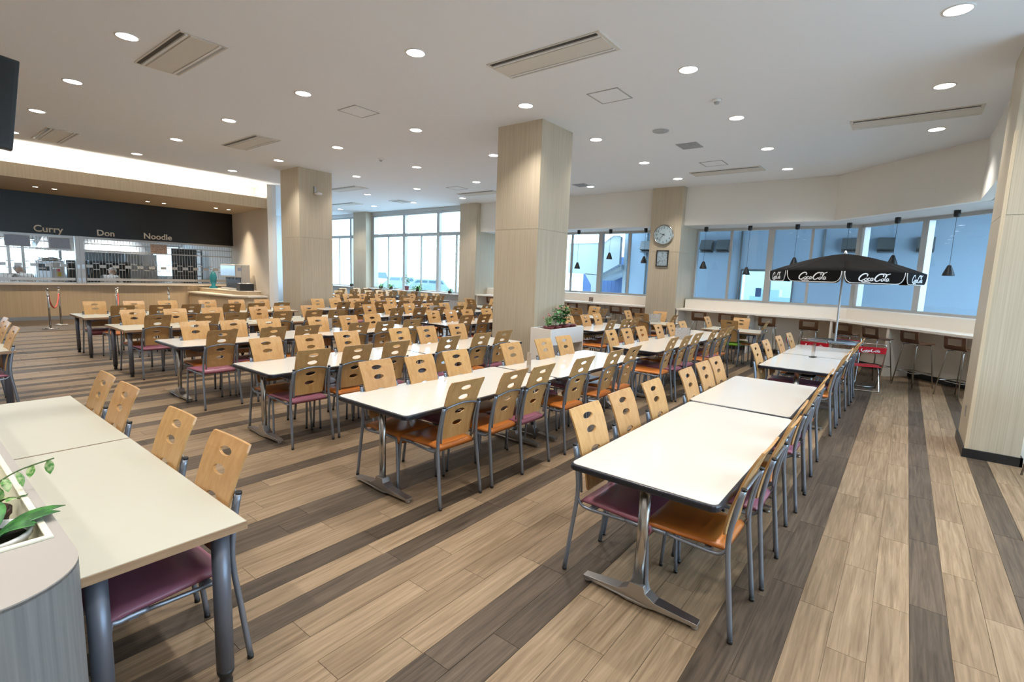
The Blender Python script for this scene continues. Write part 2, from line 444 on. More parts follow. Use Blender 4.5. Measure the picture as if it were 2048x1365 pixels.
# tall windows past the pillars
window('window_4', (13.35, 12.62), (13.35, 18.06), 0.93, 3.95, (0.07, 1.43, 3.38, 5.37), (0.5, 2.40, 4.42), 3.11)
window('window_5', (13.35, 18.95), (13.35, 24.0), 0.93, 3.95, (0.07, 0.65, 2.6, 4.6), (1.6, 3.6), 3.11)
window('window_6', (1.2, -3.3), (10.9, -3.3), 0.9, 3.1, (2.4, 4.9, 7.4), ())
tw = MB().box(13.22, 13.45, 12.62, 18.06, 0, 0.93).box(13.22, 13.45, 18.95, 24, 0, 0.93).box(13.0, 13.22, 12.62, 18.06, .90, .93).box(13.0, 13.22, 18.95, 24, .90, .93)
tw.box(13.28, 13.42, 12.62, 18.06, 3.95, H).box(13.28, 13.42, 18.95, 24, 3.95, H)
struct('wall_right_sill', tw, M['white'])
struct('trim_head', MB().box(13.25, 13.28, 12.62, 18.06, 3.96, H), M['alu'])

# columns and pillars: wood-look panels, two per face split by a shadow joint
def column(name, x0, x1, y0, y1, label_kind='structure'):
    core = MB().box(x0+0.012, x1-0.012, y0+0.012, y1-0.012, 0, H)
    c = struct(name, core, M['ash'])
    zs = ((0.0, 2.42), (2.425, H))
    for z0, z1 in zs:
        for f in range(4):
            mb = MB()
            if f == 0: mb.box(x0, x0+0.012, y0, y1, z0, z1)
            if f == 1: mb.box(x1-0.012, x1, y0, y1, z0, z1)
            if f == 2: mb.box(x0+0.012, x1-0.012, y0, y0+0.012, z0, z1)
            if f == 3: mb.box(x0+0.012, x1-0.012, y1-0.012, y1, z0, z1)
            part('panel', mb, M['ash'], c)
    return c
column('column_centre', 6.58, 7.47, 4.69, 5.57)
column('column_counter_side', 6.58, 7.47, 11.83, 12.70)
pc = column('pillar_clock', 12.97, 14.2, 4.74, 5.56)
column('pillar_far', 12.97, 14.4, 11.83, 12.62)
column('pillar_window', 12.97, 13.6, 18.06, 18.95)
rc = column('column_aisle', 6.79, 7.61, -1.04, -0.635)
part('skirting', MB().box(6.77, 6.79, -1.06, -0.615, 0, 0.09).box(6.79, 7.63, -0.635, -0.615, 0, 0.09).box(6.77, 7.63, -1.06, -1.04, 0, 0.09), M['black'], rc)
part('corner_trim', MB().box(6.783, 6.79, -0.66, -0.63, 0.09, 3.2), M['ashcounter'], rc)
part('switch_plate', MB().box(7.15, 7.22, -0.635, -0.628, 0.35, 0.47), M['steel'], rc)
struct('wall_aisle_end', MB().box(6.95, 7.5, -3.2, -1.04, 0, H), M['cream'])

# bar shelf, panels, baseboards
def bar(label, poly, z0=0.93, z1=0.97, divs=()):
    t = thing('bar_shelf', label, 'bar counter', (0, 0, 0), 0, 'window bar counters')
    part('shelf', MB().prism(poly, z0, z1), M['cream'], t)
    for (p, q) in divs:
        p = Vector((*p, 0)); q = Vector((*q, 0)); d = (q-p); n = Vector((-d.y, d.x, 0)).normalized()*0.025
        part('support_panel', MB().prism([tuple((p+n).xy), tuple((q+n).xy), tuple((q-n).xy), tuple((p-n).xy)], 0, z0), M['cream'], t)
    return t
bar('cream bar counter under the window between the two pillars', [(13.0, 5.57), (13.6, 5.57), (13.6, 11.83), (13.0, 11.83)],
    divs=[((13.03, 11.78), (13.58, 11.78)), ((13.03, 9.5), (13.58, 9.5)), ((13.03, 7.15), (13.58, 7.15))])
bar('cream bar counter curving round behind the black umbrella', [(13.0, 4.72), (13.6, 4.72), (13.6, 1.03), (10.05, -2.52), (9.62, -2.1), (13.0, 1.28)],
    divs=[((13.03, 4.69), (13.58, 4.69)), ((13.03, 2.95), (13.58, 2.95)), ((12.98, 1.24), (13.5, 0.98)), ((11.95, 0.21), (12.4, -0.2)), ((10.3, -1.4), (10.75, -1.83))])

# service counter wall, soffit, cove, side wall
struct('wall_service', MB().box(-4, 7.95, 18.5, 18.72, 0, 0.96), M['ashcounter'])
sk = MB().box(-4, 7.85, 18.47, 18.5, 0, 0.10)
struct('baseboard_service', sk, M['steel'])
struct('trim_counter', MB().box(-4, 7.9, 18.40, 18.75, 0.96, 1.0), M['cream'])
struct('wall_sign_band', MB().box(-4, 7.95, 18.5, 18.66, 2.33, 3.41), M['board'])
struct('wall_fascia', MB().box(-4, 7.5, 15.25, 15.33, 3.38, 3.68), M['ashcounter'])
struct('ceiling_service_soffit', MB().prism([(-4, 15.33), (7.5, 15.33), (7.9, 18.9), (-4, 18.9)], 3.40, 3.48), M['ashcounter'])
struct('wall_cove', MB().box(-4, 7.8, 16.3, 16.4, 3.48, H), M['white'])
struct('wall_service_side', MB().prism([(7.46, 15.2), (7.60, 15.2), (8.00, 18.9), (7.9, 18.9)], 0, H), M['wall'])
struct('wall_jamb', MB().prism([(7.60, 15.2), (7.72, 15.2), (8.3, 24), (8.0, 24), (8.0, 18.9)], 0, H), M['white'])
st = part('light_strip', MB().box(-4, 7.3, 15.55, 15.62, 3.50, 3.53), M['strip'])
tag(st, 'warm light strip hidden behind the wooden fascia over the counter', 'light strip')
# louvred shutter past the jamb
sh = thing('louvred_shutter', 'grey louvred shutter in the wall behind the left column', 'shutter', (8.15, 15.3, 0))
part('frame', MB().box(0, 0.06, 0, 0.05, 0.05, 2.25).box(0.9, 0.96, 0, 0.05, 0.05, 2.25).box(0, 0.96, 0, 0.05, 2.2, 2.25).box(0, .96, 0, .05, .02, .06), M['alu'], sh)
for i in range(34):
    part('slat', MB().add([(0.06, 0, 0), (0.9, 0, 0), (0.9, 0.03, 0.045), (0.06, 0.03, 0.045), (0.06, 0.004, 0), (0.9, 0.004, 0), (0.9, 0.034, 0.045), (0.06, 0.034, 0.045)],
         [(0, 1, 2, 3), (7, 6, 5, 4), (0, 4, 5, 1), (3, 2, 6, 7)]), M['alu'], sh, loc=(0, 0, 0.07+i*0.063))

# ------------------------------------------------------------------ PLYWOOD CHAIR
def backrest_mesh():
    prof = [(-0.170, 0.485), (-0.175, 0.54), (-0.190, 0.62), (-0.215, 0.70), (-0.240, 0.78), (-0.270, 0.86), (-0.306, 0.93)]
    def at(v):                                   # v in 0..1 up the back -> y,z
        t = v*(len(prof)-1); i = min(int(t), len(prof)-2); f = t-i
        return prof[i][0]*(1-f)+prof[i+1][0]*f, prof[i][1]*(1-f)+prof[i+1][1]*f
    def hw(v): return 0.148+0.022*v
    holes = [(0.865, 0.85), (0.705, 0.85), (0.475, 0.85), (0.285, 0.85)]
    pts = []; edges = []
    def loop(ps):
        b = len(pts); pts.extend(Vector(p) for p in ps); n = len(ps)
        edges.extend((b+i, b+(i+1) % n) for i in range(n))
    nv = 14; outl = []
    for i in range(nv+1): outl.append((1.0 if i not in (0, nv) else 0.95, i/nv))
    for u in (0.5, 0, -0.5): outl.append((u, 1.0))
    for i in range(nv, -1, -1): outl.append((-1.0 if i not in (0, nv) else -0.95, i/nv))
    for u in (-0.5, 0, 0.5): outl.append((u, 0.0))
    loop(outl)
    HU, HV = 0.315, 0.042
    for cv, _ in holes: loop([(HU*math.cos(2*PI*j/12), cv+HV*math.sin(2*PI*j/12)) for j in range(12)])
    for i in range(1, nv):
        for u in (-0.66, 0.66): pts.append(Vector((u, i/nv)))
    for cv in (0.04, 0.18, 0.38, 0.59, 0.785, 0.95):
        for u in (-0.3, 0.0, 0.3): pts.append(Vector((u, cv)))
    vv, ee, ff, *_ = delaunay_2d_cdt(pts, edges, [], 1, 1e-5)
    tri = []
    for f in ff:
        c = sum((vv[i] for i in f), Vector((0, 0)))/3
        if any(((c.x)/HU)**2+((c.y-cv)/HV)**2 < 0.93 for cv, _ in holes): continue
        tri.append(tuple(f))
    V = []
    for s in (0.0, 0.011):
        for p in vv:
            y, z = at(p.y); V.append((p.x*hw(p.y), y+s-0.006*(1-p.x*p.x), z))
    n = len(vv); F = []
    def area(f):
        a, b, c = (vv[i] for i in f); return (b-a).cross(c-a)
    for f in tri:
        if area(f) < 0: f = f[::-1]
        F.append(f); F.append(tuple(n+i for i in f[::-1]))
    cnt = {}
    for f in tri:
        for i in range(3):
            e = (f[i], f[(i+1) % 3]); k = tuple(sorted(e)); cnt.setdefault(k, []).append(e)
    for k, l in cnt.items():
        if len(l) == 1: a, b = l[0]; F.append((a, b, n+b, n+a))
    mb = MB(); mb.add(V, F, 0, False)
    return mb.mesh('backrest', [M['beech']])
def seat_mesh(m):
    # cushion with a rolled front edge; front is +y
    mb = MB(); nx, ny = 8, 9
    ys = [-0.185, -0.17, -0.10, 0.0, 0.10, 0.17, 0.215, 0.238, 0.245, 0.236]
    zt = [0.438, 0.452, 0.456, 0.454, 0.456, 0.456, 0.450, 0.436, 0.418, 0.398]
    V = []
    for k in (0, 1):
        for y, z in zip(ys, zt):
            w = 0.175+0.022*max(0, min(1, (y+0.18)/0.35))
            for i in range(nx+1):
                u = -1+2*i/nx
                zz = z-0.010*abs(u)**6-0.004*(1-u*u)
                yy = y
                if k: zz = min(z-0.030, 0.424); yy = min(y, 0.228)
                V.append((u*w*(1 if not k else 0.97), yy, zz))
    R = len(ys); N = R*(nx+1); F = []
    for j in range(R-1):
        for i in range(nx):
            a = j*(nx+1)+i; F.append((a, a+1, a+nx+2, a+nx+1)); F.append((N+a, N+a+nx+1, N+a+nx+2, N+a+1))
        for i in (0, nx):
            a = j*(nx+1)+i; q = (a, a+nx+1, N+a+nx+1, N+a); F.append(q if i == 0 else q[::-1])
    for j in (0, R-1):
        for i in range(nx):
            a = j*(nx+1)+i; q = (a, N+a, N+a+1, a+1); F.append(q if j == 0 else q[::-1])
    mb.add(V, F, 0, True); return mb.mesh('seat', [m])
BACK = backrest_mesh()
SEATS = {c: seat_mesh(M[c]) for c in ('orange', 'mauve', 'green')}
def leg_rear(s):
    mb = MB()
    p = smooth_path([(s*0.176, -0.240, 0.742), (s*0.183, -0.215, 0.62), (s*0.192, -0.198, 0.47), (s*0.200, -0.222, 0.25), (s*0.207, -0.25, 0.012)], 3)
    mb.tube(p, 0.0125, 8); mb.lathe([(0.0132, 0), (0.0135, 0.018)], 8, (s*0.207, -0.25, 0.0), 1)
    mb.lathe([(0.0135, -0.006), (0.0135, 0.006)], 8, (s*0.176, -0.240, 0.744), 1)
    return mb.mesh('leg', [M['tube'], M['black']])
def leg_front(s):
    mb = MB()
    p = smooth_path([(s*0.188, 0.10, 0.415), (s*0.190, 0.185, 0.414), (s*0.192, 0.222, 0.38), (s*0.200, 0.25, 0.012)], 4)
    mb.tube(p, 0.0105, 8); mb.lathe([(0.0115, 0), (0.0118, 0.018)], 8, (s*0.200, 0.25, 0.0), 1)
    return mb.mesh('leg', [M['tube'], M['black']])
LEGS = [leg_rear(-1), leg_rear(1), leg_front(-1), leg_front(1)]
def back_bar_mesh():
    mb = MB()
    p = smooth_path([(-0.158, -0.194, 0.47), (-0.158, -0.206, 0.60), (-0.157, -0.232, 0.715), (-0.12, -0.244, 0.740), (0, -0.248, 0.755), (0.12, -0.244, 0.740), (0.157, -0.232, 0.715), (0.158, -0.206, 0.60), (0.158, -0.194, 0.47)], 3)
    mb.tube(p, 0.0075, 6); return mb.mesh('back_bar', [M['tube']])
def seat_frame_mesh():
    mb = MB()
    for s in (-1, 1):
        mb.tube(smooth_path([(s*0.188, 0.10, 0.414), (s*0.188, -0.05, 0.405), (s*0.188, -0.155, 0.405), (s*0.190, -0.192, 0.44), (s*0.190, -0.198, 0.48)], 3), 0.0085, 6)
    mb.box(-0.185, 0.185, -0.12, -0.09, 0.398, 0.416).box(-0.185, 0.185, 0.13, 0.16, 0.398, 0.416)
    return mb.mesh('seat_frame', [M['tube']])
BBAR, SFR = back_bar_mesh(), seat_frame_mesh()
WORD = {'orange': 'orange', 'mauve': 'mauve pink', 'green': 'green'}
def make_chair(c):
    t = thing('dining_chair', 'x', 'chair')
    s = link('seat', SEATS[c], t); s['label'] = WORD[c]+' vinyl seat pad'
    link('backrest', BACK, t)
    for me in LEGS: link('leg', me, t)
    link('back_bar', BBAR, t); link('seat_frame', SFR, t)
    remember(t); return t
PROTO = {}
def chair(x, y, deg, c, label, group):
    """root sits between the four feet; deg = direction the sitter faces, 90 = +y"""
    rz = math.radians(deg-90)
    if c not in PROTO:
        PROTO[c] = make_chair(c); t = PROTO[c]; t.location = (x, y, 0); t.rotation_euler = (0, 0, rz)
        t['label'] = label; t['group'] = group; return t
    return dup(PROTO[c], (x, y, 0), rz, label, group)
ORD = ['first', 'second', 'third', 'fourth', 'fifth', 'sixth', 'seventh']
crng = random.Random(11)
K = 0.965
def row(tops, side, colours, where, group, lean=0.05):
    """tops: measured (x, y) of the back tops"""
    for i, (x, y) in enumerate(tops):
        x, y = x*K, y*K
        if side == 'near': yy, deg = y+.302, 90
        else: yy, deg = y-.302, -90
        c = {'o': 'orange', 'm': 'mauve', 'g': 'green'}[colours[i % len(colours)]]
        chair(x, yy, deg+crng.uniform(-2, 2), c, '%s seat plywood chair, %s on the %s side, %s' % (WORD[c], ORD[i], side, where), group)
G1, G2, G3 = 'plywood chairs at the front tables', 'plywood chairs at the middle tables', 'plywood chairs at the far tables'
fr = '%s row from aisle, front block'
mi = '%s row from aisle, middle block'
fa = '%s row by tall windows'
row([(2.66, .44), (3.23, .42), (3.74, .45), (4.48, .44), (4.98, .46), (5.48, .47)], 'near', 'omommo', fr % 'first', G1)
row([(2.65, 1.49), (3.18, 1.51), (3.70, 1.50), (4.45, 1.49), (4.96, 1.51), (5.40, 1.52)], 'far', 'momomo', fr % 'first', G1)
row([(2.68, 2.47), (3.23, 2.46), (3.62, 2.44), (4.32, 2.42), (5.00, 2.43), (5.49, 2.43)], 'near', 'oomooo', fr % 'second', G1)
row([(2.66, 3.58), (3.12, 3.54), (3.60, 3.55), (4.50, 3.55), (5.14, 3.53), (5.62, 3.54)], 'far', 'omommo', fr % 'second', G1)
row([(2.60, 4.42), (3.10, 4.42), (3.60, 4.41), (4.39, 4.38), (4.99, 4.37), (5.47, 4.39)], 'near', 'mommom', fr % 'third', G1)
row([(2.62, 5.48), (3.12, 5.46), (3.64, 5.50), (4.43, 5.44), (4.90, 5.42), (5.53, 5.42)], 'far', 'omomom', fr % 'third', G1)
row([(2.56, 6.40), (3.18, 6.39), (3.63, 6.35), (4.44, 6.33), (4.92, 6.32), (5.48, 6.34)], 'near', 'moomom', fr % 'fourth', G1)
row([(2.66, 7.56), (3.13, 7.50), (3.64, 7.48), (4.38, 7.40), (4.95, 7.40), (5.42, 7.40)], 'far', 'omoomo', fr % 'fourth', G1)
row([(2.60, 8.72), (3.28, 8.70), (3.72, 8.68), (4.49, 8.64), (5.06, 8.62), (5.53, 8.60)], 'near', 'mommoo', fr % 'fifth', G1)
row([(2.60, 9.86), (3.18, 9.84), (3.76, 9.84), (4.57, 9.80), (5.04, 9.80), (5.59, 9.78)], 'far', 'oomomo', fr % 'fifth', G1)
row([(2.73, 10.86), (3.29, 10.84), (3.78, 10.80), (4.51, 10.76), (5.00, 10.74), (5.55, 10.74)], 'near', 'omoomo', fr % 'sixth', G1)
row([(2.58, 12.10), (3.18, 12.04), (3.76, 12.00), (4.50, 12.00), (5.09, 11.95), (5.65, 11.93)], 'far', 'mmoomo', fr % 'sixth', G1)
# middle block
row([(7.03, .47), (7.64, .47), (8.60, .45), (9.30, .44)], 'near', 'omom', mi % 'first', G2)
row([(7.04, 1.50), (7.68, 1.50), (8.46, 1.48), (9.21, 1.46)], 'far', 'mmoo', mi % 'first', G2)
row([(6.84, 2.46), (7.28, 2.42), (7.81, 2.43), (8.54, 2.41), (9.03, 2.40), (9.48, 2.40)], 'near', 'ommomo', mi % 'second', G2)
row([(6.91, 3.50), (7.36, 3.46), (7.90, 3.46), (8.58, 3.43), (9.15, 3.42), (9.74, 3.41)], 'far', 'omoomm', mi % 'second', G2)
row([(8.59, 4.30), (9.19, 4.28), (9.68, 4.30)], 'near', 'omo', mi % 'third', G2)
row([(8.62, 5.33), (9.25, 5.31), (9.83, 5.34)], 'far', 'oom', mi % 'third', G2)
row([(6.90, 6.45), (7.37, 6.42), (7.90, 6.42), (8.6, 6.40), (9.1, 6.40), (9.65, 6.40)], 'near', 'ommomo', mi % 'fourth', G2)
row([(7.03, 7.57), (7.49, 7.52), (7.97, 7.51), (8.6, 7.5), (9.15, 7.5), (9.7, 7.5)], 'far', 'oomomo', mi % 'fourth', G2)
row([(6.90, 8.47), (7.50, 8.43), (8.03, 8.40), (8.69, 8.42), (9.14, 8.40), (9.7, 8.4)], 'near', 'moomom', mi % 'fifth', G2)
row([(6.96, 9.60), (7.52, 9.59), (8.04, 9.50), (8.63, 9.48), (9.16, 9.45), (9.85, 9.46)], 'far', 'oomomo', mi % 'fifth', G2)
row([(6.98, 10.56), (7.47, 10.58), (8.00, 10.50), (8.68, 10.44), (9.17, 10.44), (9.67, 10.40)], 'near', 'omoomo', mi % 'sixth', G2)
row([(7.01, 11.85), (7.51, 11.82), (7.97, 11.65), (8.65, 11.64), (9.15, 11.60), (9.75, 11.55)], 'far', 'mmoomo', mi % 'sixth', G2)
# far field
row([(8.73, 12.71), (9.25, 12.66), (9.70, 12.55), (10.40, 12.4), (10.95, 12.35), (11.5, 12.4), (12.08, 12.55)], 'near', 'omomoom', fa % 'first', G3)
row([(8.69, 13.72), (9.26, 13.88), (9.81, 13.90), (10.4, 13.8), (11.70, 13.70), (12.48, 13.90), (13.06, 13.90)], 'far', 'oomommo', fa % 'first', G3)
row([(9.70, 14.95), (10.28, 14.95), (11.1, 15.2), (11.7, 15.3), (12.31, 15.39), (12.79, 15.38), (13.4, 15.43)], 'near', 'momomom', fa % 'second', G3)
row([(9.90, 16.3), (10.5, 16.3), (11.74, 16.2), (12.3, 16.3), (12.80, 16.35), (13.42, 16.35)], 'far', 'oomomo', fa % 'second', G3)
row([(10.65, 17.3), (11.3, 17.3), (11.9, 17.35), (12.44, 17.36), (13.1, 17.4)], 'near', 'momom', fa % 'third', G3)
row([(10.9, 18.4), (12.08, 18.4), (12.8, 18.5), (13.39, 18.6)], 'far', 'oomo', fa % 'third', G3)

# ------------------------------------------------------------------ TABLES
TZ = 0.70
def table_t(L, W, x, y, label, group, rz=0.0, inset=0.13):
    """laminate top, black rubber edge, two cast T legs; root at the middle"""
    t = thing('dining_table', label, 'table', (x, y, 0), rz, group)
    a, b = L/2, W/2
    part('tabletop', MB().prism(rrect(-a+.012, a-.012, -b+.012, b-.012, .035), TZ-.012, TZ), M['lam'], t)
    part('edging', MB().prism(rrect(-a, a, -b, b, .045), TZ-.036, TZ-.003), M['edge'], t, bevel=.008)
    part('rail', MB().box(-a+inset+.03, a-inset-.03, -.02, .02, TZ-.10, TZ-.036).box(-a+.3, a-.3, -.16, .16, TZ-.125, TZ-.115), M['tube'], t)
    for s in (-1, 1):
        px = s*(a-inset)
        mb = MB()
        mb.prism([(px+.022*math.cos(k*PI/6), .030*math.sin(k*PI/6)) for k in range(12)], .07, TZ-.05, smooth=True)
        mb.box(px-.04, px+.04, -.16, .16, TZ-.055, TZ-.036)
        part('post', mb, M['chrome'], t)
        f = MB()
        prof = [(-.315, .022), (-.315, .04), (-.10, .058), (-.05, .085), (-.038, .12), (.038, .12), (.05, .085), (.10, .058), (.315, .04), (.315, .022), (.10, .022), (.05, .012), (-.05, .012), (-.10, .022)]
        n = len(prof)
        vs = [(px+d*(.026 if abs(yy) > .2 else .034), yy, zz) for d in (-1, 1) for yy, zz in prof]
        f.add(vs, [tuple(range(n))[::-1], tuple(range(n, 2*n))]+[(i, (i+1) % n, n+(i+1) % n, n+i) for i in range(n)])
        for yy in (-.295, .295): f.lathe([(.012, 0), (.018, .004), (.018, .014), (.007, .018), (.007, .03)], 10, (px, yy, 0))
        part('foot', f, M['castalu'], t, bevel=.004)
    return t
def table_w(L, W, x, y, label, group, rz=0.0, ix=.08, iy=.1, r=.03):
    """cream top with wood edge on four round legs"""
    t = thing('dining_table', label, 'table', (x, y, 0), rz, group)
    a, b = L/2, W/2
    part('tabletop', MB().box(-a+.003, a-.003, -b+.003, b-.003, TZ-.03, TZ), M['lamw'], t)
    part('edging', MB().box(-a, a, -b, b, TZ-.032, TZ-.002), M['woodedge'], t)
    part('apron', MB().box(-a+.12, a-.12, -b+.14, b-.14, TZ-.075, TZ-.032), M['legtube'], t)
    for sx in (-1, 1):
        for sy in (-1, 1):
            mb = MB(); c = (sx*(a-ix), sy*(b-iy), 0)
            mb.lathe([(r, .07), (r, TZ-.032)], 16, c, 0); mb.lathe([(r*.75, .0), (r*.8, .02), (r*.6, .03), (r*.98, .055), (r, .072)], 14, c, 1)
            part('leg', mb, [M['legtube'], M['black']], t)
    return t
TG1, TG2, TG3 = 'front block tables', 'middle block tables', 'far tables'
def tl(n, k, blk): return 'white black-edged table, %s one in the %s row from the aisle, %s block' % (n, k, blk)
table_t(1.90, .775, 3.17, .935, tl('nearer', 'first', 'front'), TG1)
table_t(1.50, .775, 4.90, .965, tl('farther', 'first', 'front'), TG1)
for k, yc, w in (('second', 3.0, .83), ('third', 4.865, .80), ('fourth', 7.06, .84)):
    table_t(1.90, w, 3.12, yc, tl('nearer', k, 'front'), TG1)
    table_t(1.90, w, 5.03, yc-.02, tl('farther', k, 'front'), TG1)
for k, yc in (('fifth', 9.19), ('sixth', 11.38)):
    for n, x in (('nearer', 3.13), ('farther', 5.04)):
        table_w(1.9, 1.0, x, yc, 'cream wood-edged table, %s one in the %s row from the aisle, front block' % (n, k), TG1)
table_t(1.46, .84, 7.36, .93, tl('nearer', 'first', 'middle'), TG2)
table_t(1.46, .84, 8.83, .93, tl('farther', 'first', 'middle'), TG2)
for k, yc in (('second', 3.0), ('fourth', 7.05), ('fifth', 9.08), ('sixth', 11.15)):
    table_t(1.86, .80, 7.52, yc, tl('nearer', k, 'middle'), TG2)
    table_t(1.86, .80, 9.39, yc, tl('farther', k, 'middle'), TG2)
table_t(1.86, .80, 9.15, 4.85, 'white table with black edge in the third row from the aisle, beyond the planter', TG2)
for k, yc, xs in (('first', 13.15, (8.95, 10.2, 12.0)), ('second', 15.55, (9.8, 11.3, 12.8)), ('third', 17.6, (10.7, 12.6))):
    for i, x in enumerate(xs):
        table_t(1.4, .8, x, yc, 'white table, %s in the %s row by the tall windows' % (ORD[i], k), TG3)
# small square-leg tables along the bar
G4 = 'plywood chairs at the small tables by the bar'
nm = ['at right bar', 'beside clock pillar', 'at left bar', 'near second pillar']
for i, (cy, a, b, s1, s2, dx, cols) in enumerate((
        (2.80, (10.68, 2.78), (11.72, 2.76), (11.25, 3.40), (11.23, 2.16), 0, 'gggo'),
        (4.66, (10.66, 4.66), (11.80, 4.64), (11.25, 5.28), (10.98, 3.98), 0, 'omoo'),
        (6.50, (10.80, 6.46), (11.90, 6.50), (11.25, 7.02), (11.25, 5.86), .1, 'omom'),
        (10.0, (10.90, 10.1), (11.95, 10.05), (11.4, 10.7), (11.4, 9.45), .15, 'omom'))):
    table_w(.80, 1.15, 11.24+dx, cy, 'small cream table %s' % nm[i], 'small tables by the bar')
    for (px, py), deg, c, w in ((a, 0, cols[0], 'room side'), (b, 180, cols[1], 'bar side'), (s1, -90, cols[2], 'far end'), (s2, 90, cols[3], 'near end')):
        c = {'o': 'orange', 'm': 'mauve', 'g': 'green'}[c]
        d = math.radians(deg)
        chair(px+.30*math.cos(d), py+.30*math.sin(d), deg+crng.uniform(-4, 4), c, '%s seat plywood chair on the %s of the small table %s' % (WORD[c], w, nm[i]), G4)
# left tables, long side running away from the camera
GL = 'plywood chairs at the left-hand tables'
table_w(.52, 1.415, .568, 2.62, 'cream table with wooden edge beside the foreground planter', 'left-hand tables', ix=.07, iy=.08, r=.032)
table_w(.52, 1.345, .568, 4.01, 'cream table pushed end to end beyond the planter table', 'left-hand tables', ix=.07, iy=.08, r=.032)
table_w(.53, 1.40, .63, 8.05, 'cream table with wooden edge at the far left', 'left-hand tables', ix=.07, iy=.08, r=.032)
for (x, y), c, w in (((.90, 2.34), 'mauve', 'nearest, beside the planter table'), ((.875, 2.93), 'mauve', 'second nearest, beside the planter table'),
                     ((.885, 3.80), 'orange', 'third from the planter, at the left tables'), ((.92, 4.28), 'mauve', 'fourth from the planter, at the left tables'),
                     ((.97, 7.81), 'mauve', 'nearer of three at the far left table'), ((.985, 8.47), 'orange', 'middle of three at the far left table'), ((1.04, 9.07), 'mauve', 'farthest of three at the far left')):
    chair(.628 if y < 5 else x*K-.30, y*K, 180+crng.uniform(-2, 2), c, '%s seat plywood chair, %s' % (WORD[c], w), GL)
chair(-.02, 8.0, 0, 'mauve', 'mauve pink seat plywood chair on the left side of the far left table', GL)

# ------------------------------------------------------------------ BAR STOOLS
def make_stool():
    t = thing('bar_stool', 'x', 'stool')
    # L-shaped walnut shell, sitter faces +y
    prof = [(.17, .755), (.05, .748), (-.08, .748), (-.145, .757), (-.172, .785), (-.182, .83), (-.188, .875), (-.195, .935), (-.198, .965)]
    pts = [(u, j) for j in range(len(prof)) for u in (-1, 1)]
    mb = MB(); th = .012
    def ring(u, j):
        y, z = prof[j]; w = .175-.01*(j < 2)
        return (u*w, y, z)
    def quad(u0, u1, j0, j1):
        a = [ring(u0, j0), ring(u1, j0), ring(u1, j1), ring(u0, j1)]
        def off(p, j):
            y, z = prof[j]; y2, z2 = prof[min(j+1, len(prof)-1)]; y1, z1 = prof[max(j-1, 0)]
            d = Vector((0, y2-y1, z2-z1)).normalized(); n = Vector((0, -d.z, d.y))
            return (p[0], p[1]-n.y*th, p[2]-n.z*th)
        b = [off(a[0], j0), off(a[1], j0), off(a[2], j1), off(a[3], j1)]
        mb.add(a+b, [(0, 1, 2, 3), (7, 6, 5, 4), (0, 4, 5, 1), (1, 5, 6, 2), (2, 6, 7, 3), (3, 7, 4, 0)])
    for j in range(len(prof)-1):
        if j == 5+0 or j == 6: 
            quad(-1, -.62, j, j+1); quad(.62, 1, j, j+1)
        else: quad(-1, 1, j, j+1)
    part('seat_shell', mb, M['walnut'], t)
    for sx in (-1, 1):
        for sy in (-1, 1):
            part('leg', MB().tube([(sx*.13, sy*.13-.01, .742), (sx*.135, sy*.14-.01, .70), (sx*.20, sy*.20-.01, .0)], .009, 8), M['chrome'], t)
    p = [(-.178, -.19, .25), (.178, -.19, .25), (.178, .17, .25), (-.178, .17, .25)]
    part('footrest', MB().tube(p, .007, 6, closed=True), M['chrome'], t)
    part('seat_frame', MB().tube([(-.13, -.14, .738), (.13, -.14, .738), (.13, .12, .738), (-.13, .12, .738)], .008, 6, closed=True), M['chrome'], t)
    remember(t); return t
S0 = make_stool()
stools = [(12.2, 10.45, 0, 'walnut bar stool by the left end of the bar near the second pillar'),
          (12.2, 7.40, 0, 'walnut bar stool, leftmost of four right of the central column'), (12.2, 6.74, 0, 'walnut bar stool, second of four right of the central column'),
          (12.2, 6.06, 0, 'walnut bar stool, third of four, left of the clock pillar'), (12.2, 5.48, 0, 'walnut bar stool closest to the left of the clock pillar'),
          (12.2, 3.87, 0, 'walnut bar stool closest to the right of the clock pillar'), (12.18, 3.24, 0, 'walnut bar stool, second to the right of the clock pillar'),
          (12.15, 2.37, 0, 'walnut bar stool, third to the right of the clock pillar'), (12.05, 1.55, 0, 'walnut bar stool standing behind the umbrella on its left'),
          (11.72, .93, -20, 'walnut bar stool hidden partly behind the umbrella pole'), (11.34, .47, -42, 'walnut bar stool behind the red folding chairs'),
          (11.02, -.10, -45, 'walnut bar stool in the right corner, left of two in the open bay'), (10.42, -.66, -45, 'walnut bar stool next to the aisle column at the right')]
for i, (x, y, deg, lab) in enumerate(stools):
    d = math.radians(deg); X, Y = x+.20*math.cos(d), y+.20*math.sin(d)
    if i == 0:
        S0.location = (X, Y, 0); S0.rotation_euler = (0, 0, d-PI/2); S0['label'] = lab; S0['group'] = 'bar stools'
    else: dup(S0, (X, Y, 0), d-PI/2, lab, 'bar stools')
dup(S0, (6.30, -1.22, 0), -PI/2, 'bar stool cut off by the right edge, by the aisle column', 'bar stools')

